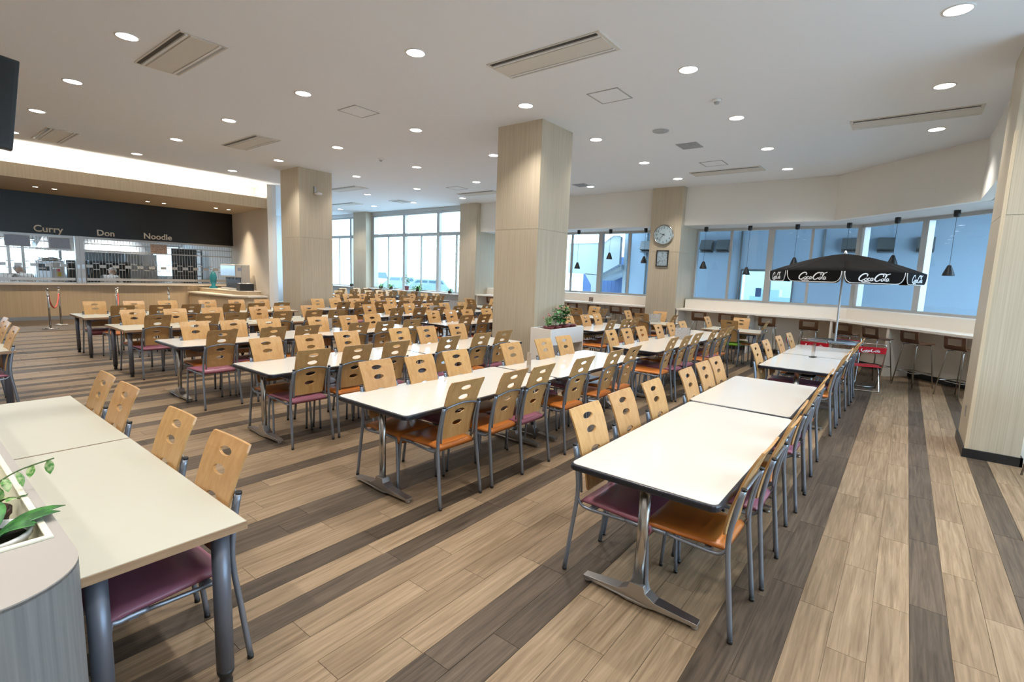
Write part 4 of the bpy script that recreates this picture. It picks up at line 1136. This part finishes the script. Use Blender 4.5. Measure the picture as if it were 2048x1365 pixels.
# ------------------------------------------------------------------ MENU STANDS AND SHELF FRAMES
def menu_stand(x, y, rz, label, w=.15, h=.21, m='menu', z=TZ, empty=False, group='table menu stands'):
    t = thing('menu_stand', label, 'menu stand', (x, y, z), rz, group)
    part('base', MB().box(-w/2, w/2, -.03, .03, 0, .008), M['black'] if empty else M['acryl'], t)
    part('holder', MB().box(-w/2, w/2, -.004, -.002, .008, h).box(-w/2, w/2, .002, .004, .008, h), M['acryl'], t)
    if not empty: part('card', MB().box(-w/2+.004, w/2-.004, -.0015, .0015, .009, h-.003), M[m], t)
menu_stand(4.42, 7.22, -.7, 'printed menu stand on the fourth row from the aisle, front block', .21, .20)
menu_stand(4.12, 2.98, .95, 'printed menu stand at the joint of the second row tables', .13, .20)
menu_stand(8.45, 2.92, -.75, 'printed menu stand on the second row beyond the planter', .28, .20)
menu_stand(7.98, .93, -.3, 'empty clear acrylic stand on a black foot near the parasol', .10, .20, empty=True)
menu_stand(4.10, 11.35, -.6, 'printed menu stand on the sixth row from the aisle, front block', .22, .17)
menu_stand(8.5, 11.2, -.6, 'printed menu stand on the sixth row from the aisle, middle block', .2, .18)
menu_stand(8.44, 9.05, -.6, 'clear menu stand on the fifth row from the aisle, middle block', .2, .18)
menu_stand(11.3, 4.6, -.9, 'printed menu stand on the small table beside the clock pillar', .3, .2)
menu_stand(13.35, 7.45, -PI/2, 'small dark photo frame standing on the left window bar', .15, .14, 'photo', .97, group='photo frames on the window bars')
menu_stand(12.50, -.42, -2.2, 'small dark photo frame standing on the right window bar', .17, .15, 'photo', .97, group='photo frames on the window bars')
menu_stand(13.35, 11.0, -PI/2, 'white framed menu standing on the bar near the second pillar', .26, .26, 'menu', .97, group='photo frames on the window bars')

# ------------------------------------------------------------------ SERVICE COUNTER: signs, grille, kitchen
for txt, x, w, lab in (('Curry', 2.80, .60, 'raised cream word Curry on the black sign band'), ('Don', 4.14, .40, 'raised cream word Don on the black sign band'), ('Noodle', 5.27, .74, 'raised cream word Noodle on the black sign band')):
    me = text_mesh(txt, .30, M['letter'], .008, bold=.004)
    xs = [v.co.x for v in me.vertices]; sx = w/(max(xs)-min(xs))
    o = link('sign_word', me, None, (x-min(xs)*sx, 18.49, 2.385), (PI/2, 0, 0)); o.scale = (sx, sx*1.0, 1)
    tag(o, lab, 'sign', 'menu words over the counter')
for i, (x, y) in enumerate(((2.67, 17.0), (3.02, 17.0), (5.1, 17.4), (5.5, 17.4), (6.75, 17.0), (7.12, 17.0))):
    t = thing('soffit_downlight', 'small warm downlight in the wooden soffit, %s from the left' % ORD[i], 'downlight', (x, y, 0), 0, 'counter soffit downlights')
    part('trim_ring', MB().lathe([(.05, 3.396), (.062, 3.394), (.064, 3.402)], 20, cap=False), M['white'], t)
    part('lens', MB().lathe([(.05, 3.397), (.05, 3.402)], 20), M['lens'], t)
    ld = bpy.data.lights.get('soffit_lamp') or bpy.data.lights.new('soffit_lamp', 'SPOT')
    ld.energy = 130; ld.color = (1, .80, .55); ld.spot_size = math.radians(90); ld.spot_blend = .8; ld.shadow_soft_size = .05
    l = bpy.data.objects.new('lamp', ld); COL.objects.link(l); l.parent = t; l.location = (0, 0, 3.38)
# rolling pipe grilles across the serving hatch
def grille(x0, x1, label, mid=True):
    t = thing('security_grille', label, 'grille', (x0, 18.6, 0), 0, 'pipe grilles over the counter')
    part('bottom_rail', MB().box(0, x1-x0, -.02, .02, 1.0, 1.035), M['grille'], t)
    part('top_rail', MB().box(0, x1-x0, -.03, .03, 2.27, 2.33), M['grille'], t)
    n = int((x1-x0)/.0765)
    bar_me = MB().tube([(0, 0, 1.03), (0, 0, 2.28)], .0055, 6).mesh('bar', [M['grille']])
    for i in range(n+1): link('bar', bar_me, t, (i*(x1-x0)/n, 0, 0))
    L = x1-x0
    def plates(z, h, w, step, off=0.0, name='plate'):
        x = off; me = MB().box(0, w, -.010, .010, z-h/2, z+h/2).mesh(name, [M['grille']])
        while x+w <= L+.01: link(name, me, t, (x, 0, 0)); x += step
    plates(1.12, .075, .153, .153)
    plates(1.50, .085, .153, .306)
    plates(1.585, .025, .153, .306, .153); plates(1.41, .025, .153, .306, .153)
    plates(1.94, .032, .30, .306); plates(2.14, .026, .30, .306)
    return t
grille(-1.6, 3.62, 'aluminium pipe grille closing the left half of the serving hatch')
grille(3.86, 7.84, 'aluminium pipe grille closing the right half of the serving hatch')
t = thing('grille_post', 'wide aluminium post between the two serving hatch grilles', 'post', (3.64, 18.56, 0))
part('casing', MB().box(0, .095, 0, .09, 1.0, 2.33).box(.10, .195, 0, .09, 1.0, 2.33), M['grille'], t)
part('lock_plate', MB().box(.02, .075, -.006, 0, 1.42, 1.54).box(.12, .175, -.006, 0, 1.42, 1.54).box(.02, .075, -.006, 0, 1.06, 1.16).box(.12, .175, -.006, 0, 1.06, 1.16), M['steel'], t)
def board(x0, x1, z0, z1, m, lab):
    t = thing('notice_board', lab, 'notice', (x0, 18.52, z0), 0, 'boards on the serving grille')
    w, h = x1-x0, z1-z0
    part('frame', MB().box(0, w, 0, .012, 0, .02).box(0, w, 0, .012, h-.02, h).box(0, .02, 0, .012, .02, h-.02).box(w-.02, w, 0, .012, .02, h-.02), M['alu'], t)
    part('sheet', MB().box(.018, w-.018, .002, .008, .018, h-.018), M[m], t)
board(1.55, 2.14, 1.98, 2.29, 'bluepaper', 'pale blue notice board at the left edge of the grille')
board(2.22, 2.72, 1.97, 2.28, 'bluepaper', 'pale blue notice board hanging left of centre on the grille')
board(3.08, 3.54, 1.95, 2.26, 'bluepaper', 'pale blue notice board hanging beside the grille post')
board(5.42, 5.88, 1.94, 2.24, 'tanpaper', 'tan menu board hanging under the word Noodle')
# kitchen shell
struct('wall_kitchen_back', MB().box(-4, 8, 23.5, 23.7, 0, 1.1).box(-4, 8, 23.5, 23.7, 2.35, 3.4).box(4.9, 6.9, 23.5, 23.7, 1.1, 2.35).box(-4, -2, 23.5, 23.7, 1.1, 2.35), M['white'])
struct('ceiling_kitchen', MB().box(-4, 8.05, 18.72, 23.7, 2.9, 3.0), M['white'])
kf = MB().box(-2, 4.9, 23.55, 23.62, 1.1, 1.15).box(-2, 4.9, 23.55, 23.62, 2.3, 2.35).box(6.9, 8, 23.55, 23.62, 1.1, 1.15).box(6.9, 8, 23.55, 23.62, 2.3, 2.35)
for x in (-1.9, -.6, .6, 1.8, 2.9, 3.25, 4.2, 4.85, 6.95, 7.9): kf.box(x-.04, x+.04, 23.54, 23.63, 1.1, 2.35)
kw = struct('window_7', kf, M['alu'])
part('pane', MB().box(-2, 4.9, 23.58, 23.585, 1.12, 2.33).box(6.9, 8, 23.58, 23.585, 1.12, 2.33), M['glass'], kw)
for x, lab in ((.5, 'added unseen lamp over the left of the kitchen'), (3.0, 'added unseen lamp over the middle of the kitchen'), (5.5, 'added unseen lamp over the right of the kitchen')):  # unseen lamps, added to brighten the kitchen
    t = thing('added_kitchen_lamp', lab, 'lamp', (x, 21.0, 2.84), 0, 'added kitchen lamps')
    part('housing', MB().box(-.62, .62, -.12, .12, .03, .06), M['white'], t); part('tube', MB().box(-.6, .6, -.09, .09, .0, .03), M['tubelamp'], t)
t = thing('prep_counter', 'stainless kitchen worktop behind the serving hatch', 'counter', (0, 0, 0))
part('worktop', MB().box(-2.5, 7.6, 19.9, 20.7, .86, .90), M['steel'], t)
part('under_shelf', MB().box(-2.5, 7.6, 19.95, 20.65, .15, .18), M['steel'], t)
for x in (-2.4, .2, 2.8, 5.2, 7.5): part('leg', MB().tube([(x, 20.0, 0), (x, 20.0, .86)], .02, 8).tube([(x, 20.6, 0), (x, 20.6, .86)], .02, 8), M['steel'], t)
t = thing('rice_steamer', 'tall steel steam cabinet with red and yellow stickers', 'cooker', (3.35, 20.2, .90))
part('body', MB().box(-.35, .28, -.25, .3, 0, .72), M['steel'], t, bevel=.02)
part('lid', MB().lathe([(.26, .72), (.25, .80), (.05, .83)], 20), M['steel'], t)
part('control_panel', MB().box(-.3, -.06, -.26, -.25, .42, .62), M['dsteel'], t)
part('door', MB().box(-.02, .25, -.262, -.25, .08, .66), M['alu'], t)
part('sticker', MB().box(.10, .17, -.268, -.262, .40, .50), M['red'], t); part('sticker', MB().box(.10, .20, -.268, -.262, .26, .38), M['yellow'], t)
t = thing('convection_oven', 'dark steel oven bank behind the right grille', 'oven', (5.0, 22.6, .5))
for i in range(3):
    part('cavity', MB().box(-.9+i*.6, -.34+i*.6, -.35, .35, 0, 1.15), M['dsteel'], t, bevel=.01)
    part('door', MB().box(-.87+i*.6, -.37+i*.6, -.375, -.35, .42, 1.1), M['board'], t)
    part('handle', MB().tube([(-.85+i*.6, -.40, .6), (-.85+i*.6, -.40, .95)], .012, 6), M['chrome'], t)
t = thing('refrigerator', 'tall stainless two-door refrigerator in the kitchen', 'refrigerator', (6.55, 22.9, 0))
part('body', MB().box(-.75, .25, -.35, .4, .05, 1.95), M['steel'], t, bevel=.01)
part('door', MB().box(-.73, -.26, -.375, -.35, .1, 1.9), M['alu'], t); part('door', MB().box(-.24, .23, -.375, -.35, .1, 1.9), M['alu'], t)
part('handle', MB().tube([(-.30, -.41, .8), (-.30, -.41, 1.2)], .012, 6).tube([(-.2, -.41, .8), (-.2, -.41, 1.2)], .012, 6), M['chrome'], t)
t = thing('extractor_hood', 'long steel extractor hood hung over the kitchen ovens', 'hood', (4.8, 22.3, 2.0))
part('canopy', MB().add([(-1.5, -.6, 0), (1.5, -.6, 0), (1.5, .6, 0), (-1.5, .6, 0), (-1.2, -.35, .55), (1.2, -.35, .55), (1.2, .5, .55), (-1.2, .5, .55)], [(3, 2, 1, 0), (4, 5, 6, 7), (0, 1, 5, 4), (1, 2, 6, 5), (2, 3, 7, 6), (3, 0, 4, 7)]), M['steel'], t)
part('lip', MB().box(-1.52, 1.52, -.62, -.58, -.06, .02), M['alu'], t)
t = thing('storage_rack', 'grey shelving rack at the right end of the kitchen', 'rack', (7.35, 21.2, 0))
for z in (.3, .75, 1.2, 1.65, 2.1): part('shelf', MB().box(-.4, .4, -.25, .25, z, z+.03), M['dsteel'], t)
for sx in (-1, 1):
    for sy in (-1, 1): part('upright', MB().box(sx*.4-.015, sx*.4+.015, sy*.25-.015, sy*.25+.015, 0, 2.2), M['dsteel'], t)
part('back_sheet', MB().box(-.4, .4, .24, .25, .3, 2.2), M['dsteel'], t)
t = thing('tray_stack', 'leaning stack of green and white trays behind the grille', 'trays', (6.6, 20.3, .901))
for i in range(5): part('tray', MB().box(-.22, .22, -.16, .16, i*.022, i*.022+.014), M['teal' if i % 2 else 'white'], t, bevel=.004)

# kitchen staff: bending over their work in white caps
def person(x, y, rz, label):
    t = thing('person', label, 'person', (x, y, 0), rz, 'kitchen staff')
    V = [(0, 0, .93), (0, .10, 1.05), (0, .23, 1.14), (0, .33, 1.20), (0, .39, 1.225), (0, .43, 1.25),
         (.17, .26, 1.17), (.25, .32, .98), (.20, .50, .95), (.19, .57, .95), (-.17, .26, 1.17), (-.25, .32, .98), (-.20, .50, .95), (-.19, .57, .95),
         (.09, -.01, .90), (.11, .02, .50), (.11, -.01, .08), (.11, .10, .04), (-.09, -.01, .90), (-.11, .02, .50), (-.11, -.01, .08), (-.11, .10, .04)]
    E_ = [(0, 1), (1, 2), (2, 3), (3, 4), (4, 5), (2, 6), (6, 7), (7, 8), (8, 9), (2, 10), (10, 11), (11, 12), (12, 13), (0, 14), (14, 15), (15, 16), (16, 17), (0, 18), (18, 19), (19, 20), (20, 21)]
    R_ = [.15, .14, .15, .07, .055, .05, .065, .05, .038, .03, .065, .05, .038, .03, .09, .065, .045, .04, .09, .065, .045, .04]
    for w, s in ((9, 1), (13, -1)):
        b = V[w]
        for k, (dx, L) in enumerate(((-.03, .075), (-.01, .085), (.01, .08), (.03, .065))):
            n = len(V); V += [(b[0]+dx, b[1]+.05, b[2]-.01), (b[0]+dx*1.2, b[1]+.05+L, b[2]-.035)]
            E_ += [(w, n), (n, n+1)]; R_ += [.010, .007]
        n = len(V); V += [(b[0]-s*.045, b[1]+.03, b[2]-.005), (b[0]-s*.065, b[1]+.07, b[2]-.02)]; E_ += [(w, n), (n, n+1)]; R_ += [.011, .008]
    me = bpy.data.meshes.new('body'); me.from_pydata(V, E_, []); o = link('body', me, t)
    md = o.modifiers.new('skin', 'SKIN'); sv = me.skin_vertices[0].data
    for i, r in enumerate(R_): sv[i].radius = (r, r)
    sv[0].use_root = True
    o.modifiers.new('sub', 'SUBSURF').levels = 1; me.materials.append(M['uniform'])
    hd = MB(); n = 16
    prof = [(.02, -.115), (.06, -.095), (.075, -.05), (.082, .0), (.085, .05), (.075, .095), (.04, .12), (.005, .125)]
    hd.lathe(prof, n)
    hd.v = [(a, b*1.15+(.012 if b > 0 and abs(a) < .02 and -.04 < c < .02 else 0), c) for a, b, c in hd.v]
    h = part('head', hd, M['skin'], t, loc=(0, .50, 1.31), rot=(-.75, 0, 0))
    part('nose', MB().lathe([(.012, -.01), (.014, 0), (.004, .03)], 8, (0, .10, -.01)), M['skin'], h)
    for s in (-1, 1):
        part('eye', MB().lathe([(.002, -.006), (.010, 0), (.002, .006)], 8, (s*.03, .088, .02)), M['black'], h)
        part('ear', MB().lathe([(.004, -.03), (.016, 0), (.004, .03)], 8, (s*.084, 0, 0)), M['skin'], h)
    part('mouth', MB().box(-.02, .02, .088, .094, -.058, -.052), M['pot'], h)
    part('cap', MB().lathe([(.092, .035), (.10, .05), (.105, .10), (.085, .14), (.03, .165), (.003, .168)], 20), M['uniform'], h)
    return t
person(2.72, 19.3, 0.2, 'kitchen worker in a white cap behind the left grille')
person(4.55, 19.35, -0.4, 'kitchen worker in a white cap bending behind the right grille')

# corner shelf with dispensers
t = thing('drinks_counter', 'pale wood corner counter in two steps under the drink dispensers', 'counter', (0, 0, 0))
part('lower_counter', MB().prism([(6.35, 18.45), (6.55, 15.7), (6.85, 15.25), (7.42, 15.25), (7.82, 18.45)], .74, .78), M['cream'], t)
part('lower_front', MB().prism([(6.40, 18.45), (6.60, 15.72), (6.88, 15.30), (7.42, 15.30), (7.80, 18.45)], 0, .74), M['ashcounter'], t)
part('upper_step', MB().prism([(6.72, 18.45), (6.86, 16.1), (7.05, 15.75), (7.46, 15.75), (7.82, 18.45)], .78, .885), M['ashcounter'], t)
part('upper_top', MB().prism([(6.70, 18.45), (6.84, 16.08), (7.04, 15.72), (7.48, 15.72), (7.83, 18.45)], .885, .90), M['cream'], t)
def dispenser(x, y, rz, lab):
    t = thing('drink_dispenser', lab, 'dispenser', (x, y, .90), rz, 'white drink dispensers')
    part('cabinet', MB().box(-.24, .24, -.16, .30, 0, .06).box(-.24, .24, .02, .30, .06, .72).box(-.24, .24, -.16, .02, .40, .80).box(-.24, .24, .02, .3, .72, .80), M['white'], t, bevel=.012)
    part('front_glass', MB().box(-.21, .21, -.166, -.16, .44, .76), M['steel'], t)
    part('bay', MB().box(-.20, .20, .0, .018, .07, .39), M['dsteel'], t)
    part('nozzle', MB().tube([(-.07, -.06, .42), (-.07, -.06, .33)], .014, 8).tube([(.07, -.06, .42), (.07, -.06, .33)], .014, 8), M['dsteel'], t)
    part('drip_tray', MB().box(-.19, .19, -.15, 0, .06, .075), M['chrome'], t)
    part('label', MB().box(.241, .243, -.1, .02, .60, .70), M['bluepaper'], t)
dispenser(7.22, 17.35, -1.45, 'white drink dispenser standing farther along the corner counter')
dispenser(7.18, 16.75, -1.45, 'white drink dispenser with a bare white side, nearer on the corner counter')
t = thing('cup_box', 'black box heaped with white cups beside the drink dispensers', 'box', (7.17, 16.16, .90), -.1)
part('box', MB().box(-.20, .20, -.16, .16, 0, .012).box(-.20, .20, -.16, -.15, .012, .22).box(-.20, .20, .15, .16, .012, .22).box(-.20, -.19, -.15, .15, .012, .22).box(.19, .20, -.15, .15, .012, .22), M['black'], t)
r_ = random.Random(4)
for i in range(9):
    cx, cy = -.13+.13*(i % 3), -.09+.09*(i//3)
    o = part('cup', MB().lathe([(.032, 0), (.042, .07), (.039, .07), (.030, .004)], 12, cap=False), M['white'], None, loc=(7.17+cx, 16.16+cy, 1.045+.02*r_.random()), rot=(r_.uniform(-.3, .3), r_.uniform(-.3, .3), 0))
    tag(o, 'small white cup heaped in the black box by the dispensers', 'cup', 'white cups in the black box')
o_ = thing('soap_dispenser', 'teal pump dispenser at the left end of the corner counter', 'dispenser', (6.98, 18.0, .90))
part('body', MB().lathe([(.12, 0), (.13, .04), (.05, .09), (.09, .22), (.11, .36), (.07, .50), (.02, .55)], 16), M['teal'], o_); part('pump', MB().tube([(0, 0, .54), (0, 0, .60), (-.08, 0, .60)], .012, 6), M['chrome'], o_)
# stanchions
sg = 'chrome rope stanchions by the counter'
SX = ((2.59, 16.11, 'front left'), (2.94, 16.97, 'rear left'), (3.93, 16.2, 'front middle'), (4.16, 16.97, 'rear middle'), (5.12, 16.2, 'front right'), (5.36, 16.97, 'rear right'))
for x, y, w in SX:
    t = thing('stanchion', 'chrome rope stanchion, %s one of three pairs' % w, 'stanchion', (x, y, 0), 0, sg)
    part('base', MB().lathe([(.155, 0), (.155, .014), (.10, .028), (.03, .04)], 28), M['chrome'], t)
    part('post', MB().tube([(0, 0, .03), (0, 0, .94)], .021, 12), M['chrome'], t)
    part('cap', MB().lathe([(.026, .93), (.026, .955), (.012, .97)], 14), M['chrome'], t)
    part('hook_ring', MB().tube([(.034*math.cos(k*PI/6), .034*math.sin(k*PI/6), .80) for k in range(12)], .006, 6, closed=True), M['chrome'], t)
for k in range(3):
    a, b = SX[2*k], SX[2*k+1]
    A = Vector((a[0], a[1], .80)); B = Vector((b[0], b[1], .80))
    P = [A.lerp(B, s/12)-Vector((0, 0, .33*math.sin(PI*s/12)**.8)) for s in range(1, 12)]
    P = [A+(B-A).normalized()*.04]+P+[B-(B-A).normalized()*.04]
    o = part('barrier_rope', MB().tube(P, .016, 8), M['rope']); tag(o, 'coral velvet rope sagging between the %s stanchions' % ('left', 'middle', 'right')[k], 'rope', 'coral barrier ropes')

# ------------------------------------------------------------------ OUTSIDE
struct('ground_outside', MB().prism([(14.4, -14), (45, -14), (45, 45), (-4, 45), (-4, 24.3), (14.4, 24.3)], -.4, -.25), M['asphalt'])
struct('ground_outside_back', MB().box(-25, 14.4, -25, -3.5, -.4, -.25), M['asphalt'])
ex = MB().box(18.5, 18.8, -8, 2.95, -.3, 4.6).box(18.5, 18.8, 4.55, 8.9, -.3, 4.6).box(18.5, 18.8, 2.95, 4.55, 2.15, 4.6).box(18.5, 18.8, 2.95, 4.55, -.3, .9)
struct('wall_outside', ex, M['concrete'])
struct('wall_outside_return', MB().box(14.5, 18.8, -8.2, -8, -.3, 4.6), M['concrete'])
rf = MB().box(14.45, 18.6, -8.0, 8.9, 4.1, 4.25)
ro = struct('ceiling_outside', rf, M['concrete'])
for i in range(40): part('slat', MB().box(14.6, 18.4, -3.2+i*.11, -3.2+i*.11+.05, 4.04, 4.1), M['hood'], ro)
pj = MB().tube([(18.44, 5.35, 4.1), (18.44, 5.0, 0)], .025, 8)
for x, y, z, n in ((18.45, 4.62, 0, 4.1), (18.45, 8.0, 0, 4.1), (18.45, 2.2, 2.2, 4.1)):
    o = part('drain_pipe', MB().tube([(x, y, z), (x, y, n)], .03, 8).lathe([(.04, n-.3), (.04, n-.25)], 10, (x, y, 0)), M['hood'])
    tag(o, 'thin dark pipe running up the blue wall outside, %s' % {4.62: 'left of the lit doorway', 8.0: 'behind the left window bar', 2.2: 'above the umbrella'}[y], 'pipe', 'pipes on the outside wall')
for y, lab in ((5.75, 'metal vent hood outside, leftmost past the clock pillar'), (5.20, 'metal vent hood outside, right of the first mullion'), (1.52, 'metal vent hood outside above the umbrella'), (.64, 'metal vent hood outside, right of the umbrella top'),
               (-.26, 'metal vent hood outside, rightmost on the blue wall'), (8.0, 'metal vent hood outside, just left of the clock pillar')):
    t = thing('vent_hood', lab, 'vent', (18.5, y, 2.95), 0, 'vent hoods on the outside wall')
    part('cowl', MB().add([(0, -.2, .2), (0, .2, .2), (-.16, .2, .2), (-.16, -.2, .2), (0, -.2, -.2), (0, .2, -.2), (-.30, .2, -.12), (-.30, -.2, -.12)], [(0, 1, 2, 3), (4, 7, 6, 5), (3, 2, 6, 7), (0, 3, 7, 4), (1, 5, 6, 2), (0, 4, 5, 1)]), M['hood'], t)
    part('louvre', MB().box(-.25, 0, -.19, .19, -.23, -.20), M['dsteel'], t)
t = thing('lit_doorway', 'lit glass shop front in the blue wall outside', 'shop front', (18.52, 3.75, 0))
part('frame', MB().box(-.04, .04, -.82, -.77, .9, 2.15).box(-.04, .04, .77, .82, .9, 2.15).box(-.04, .04, -.03, .03, .9, 2.15).box(-.04, .04, -.8, .8, 2.10, 2.17), M['hood'], t)
part('pane', MB().box(-.005, .005, -.78, .78, .92, 2.1), M['glass'], t)
part('back_wall', MB().box(2.2, 2.25, -1.2, 1.2, .0, 2.6), M['indoor'], t)  # wall glows by itself in place of a lit interior
part('inner_shelf', MB().box(1.2, 1.9, -.7, .75, .9, 1.25).box(1.3, 1.9, -.2, .5, 1.25, 1.5), M['canopyglass'], t)
part('poster', MB().box(-.012, -.006, .12, .30, 1.25, 1.55), M['btile'], t)
part('ceiling_lamp', MB().box(.8, 1.3, -.7, -.3, 2.3, 2.34), M['lens'], t)
# concrete stair flight at the left of the outside wall
st = thing('outside_stair', 'pale concrete stair flight and landing outside the left bar window', 'staircase', (18.0, 0, 0))
def yz_prism(poly, x0, x1):
    n = len(poly); return MB().add([(x0, y, z) for y, z in poly]+[(x1, y, z) for y, z in poly], [tuple(range(n)), tuple(range(2*n-1, n-1, -1))]+[(i, n+i, n+(i+1) % n, (i+1) % n) for i in range(n)])
part('parapet', yz_prism([(11.2, 1.85), (9.75, 1.80), (8.9, 2.25), (8.9, 3.30), (9.2, 3.34), (9.6, 3.06), (11.2, 3.05)], 0, .18), M['pale'], st)
part('coping', MB().tube([(-.01, 8.9, 3.32), (-.01, 9.2, 3.36), (-.01, 9.6, 3.08), (-.01, 11.2, 3.07)], .03, 6), M['white'], st)
part('support_pier', yz_prism([(10.4, 1.85), (9.85, 1.82), (9.85, -.3), (10.05, -.3), (10.08, 1.4)], 0, .3), M['pale'], st)
part('flight_underside', yz_prism([(9.85, 1.75), (8.9, 2.2), (8.9, 2.05), (9.85, 1.6)], .2, 1.6), M['pale'], st)
for i in range(9): part('tread', MB().box(.2, 1.5, 8.9+i*.11, 9.02+i*.11, 2.2-i*.055, 2.24-i*.055), M['pale'], st)
bt = struct('wall_outside_tiles', MB().box(19.6, 19.7, 8.6, 11.4, -.3, 2.6), M['btile'])
tile_me = MB().box(0, .006, .004, .176, .004, .176).mesh('tile', [M['btile']])
for iy in range(12):
    for iz in range(10): link('tile', tile_me, bt, (19.59, 8.9+iy*.18, .7+iz*.18))
struct('wall_outside_corner', MB().box(18.4, 18.9, 8.78, 8.92, -.3, 4.6), M['pale'])
# cars outside the tall windows
def car(x, y, rz, m, lab, L=4.2, Hh=1.45, W=1.7):
    t = thing('car', lab, 'car', (x, y, -.25 if W < 1.75 else -.5), rz, 'parked cars outside')
    prof = [(-L/2, .35), (-L/2+.05, .75), (-L/2+.35, .92), (-L*.20, .98), (-L*.08, Hh), (L*.28, Hh), (L*.42, 1.0), (L/2-.03, .92), (L/2, .5), (L/2-.1, .28), (-L/2+.1, .25)]
    n = len(prof)
    mb = MB(); V = []
    for s in (-1, 1):
        for a, z in prof: V.append((a, s*(W/2-(.16 if z > 1.1 else 0)), z))
    mb.add(V, [tuple(range(n)), tuple(range(2*n-1, n-1, -1))]+[(i, n+i, n+(i+1) % n, (i+1) % n) for i in range(n)])
    part('body', mb, M[m], t, bevel=.05)
    for s in (-1, 1):
        y0 = s*(W/2-.055)
        q = [(-L*.17, 1.0), (-L*.07, Hh-.08), (L*.10, Hh-.08), (L*.10, 1.0)]; q2 = [(L*.12, 1.0), (L*.12, Hh-.08), (L*.26, Hh-.08), (L*.36, 1.02)]
        for p in (q, q2):
            part('side_window', MB().add([(a, y0+s*.03, z) if z < 1.1 else (a, y0-s*.07, z) for a, z in p]+[(a, y0-s*.02, z) if z < 1.1 else (a, y0-s*.12, z) for a, z in p],
                [(0, 1, 2, 3), (7, 6, 5, 4), (0, 4, 5, 1), (1, 5, 6, 2), (2, 6, 7, 3), (3, 7, 4, 0)]), M['carglass'], t)
        for a in (-L*.31, L*.31):
            w = part('wheel', MB().lathe([(.02, -.1), (.28, -.1), (.31, -.06), (.31, .06), (.28, .1), (.02, .1)], 20), M['black'], t, loc=(a, s*(W/2-.06), .31), rot=(PI/2, 0, 0))
            part('hubcap', MB().lathe([(.02, s*-.11), (.17, s*-.105), (.17, s*-.09)], 16, cap=False), M['steel'], w)
    part('windscreen', MB().add([(-L*.195, -W/2+.12, 1.0), (-L*.195, W/2-.12, 1.0), (-L*.085, W/2-.22, Hh-.05), (-L*.085, -W/2+.22, Hh-.05)], [(0, 1, 2, 3)]), M['carglass'], t)
    part('rear_window', MB().add([(L*.405, -W/2+.14, 1.02), (L*.405, W/2-.14, 1.02), (L*.29, W/2-.22, Hh-.04), (L*.29, -W/2+.22, Hh-.04)], [(3, 2, 1, 0)]), M['carglass'], t)
    for s in (-1, 1):
        part('tail_lamp', MB().box(L/2-.14, L/2-.01, s*W/2*.8-.12, s*W/2*.8+.12, .72, .9), M['red'], t)
        part('head_lamp', MB().box(-L/2+.02, -L/2+.10, s*W/2*.75-.15, s*W/2*.75+.15, .62, .74), M['white'], t)
car(20.8, 24.2, 2.0, 'carb', 'dark blue-grey car parked outside the middle of the tall window', 4.2, 1.6)
car(19.6, 20.4, 2.0, 'carb', 'grey car parked outside by the second pillar', 4.3, 1.55)
car(27.0, 34.6, 1.9, 'carw', 'pale van parked farther away behind the other cars', 4.8, 2.1, 1.8)
# trees beyond the glare
def tree(x, y, h, r, lab, seed):
    t = thing('tree', lab, 'tree', (x, y, -.25), 0, 'trees outside the tall windows')
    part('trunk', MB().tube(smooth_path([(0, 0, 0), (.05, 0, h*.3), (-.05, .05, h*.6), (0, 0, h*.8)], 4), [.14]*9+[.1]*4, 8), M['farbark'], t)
    rr = random.Random(seed); mb = MB()
    for i in range(700):
        a, b = rr.random()*2*PI, rr.uniform(-1, 1); R = r*rr.random()**.4
        p = (R*math.cos(a)*math.sqrt(1-b*b), R*math.sin(a)*math.sqrt(1-b*b), h*.72+R*b*.9)
        leaf(mb, p, (rr.uniform(-1, 1), rr.uniform(-1, 1), rr.uniform(-1, .3)), .22, .06, .2, n=2)
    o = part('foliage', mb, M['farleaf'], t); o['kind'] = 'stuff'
tree(26, 33, 6.5, 2.2, 'small leafy tree outside, seen left of the window pillar', 1)
tree(30, 30, 6.0, 2.0, 'small leafy tree outside, seen right of the window pillar', 2)
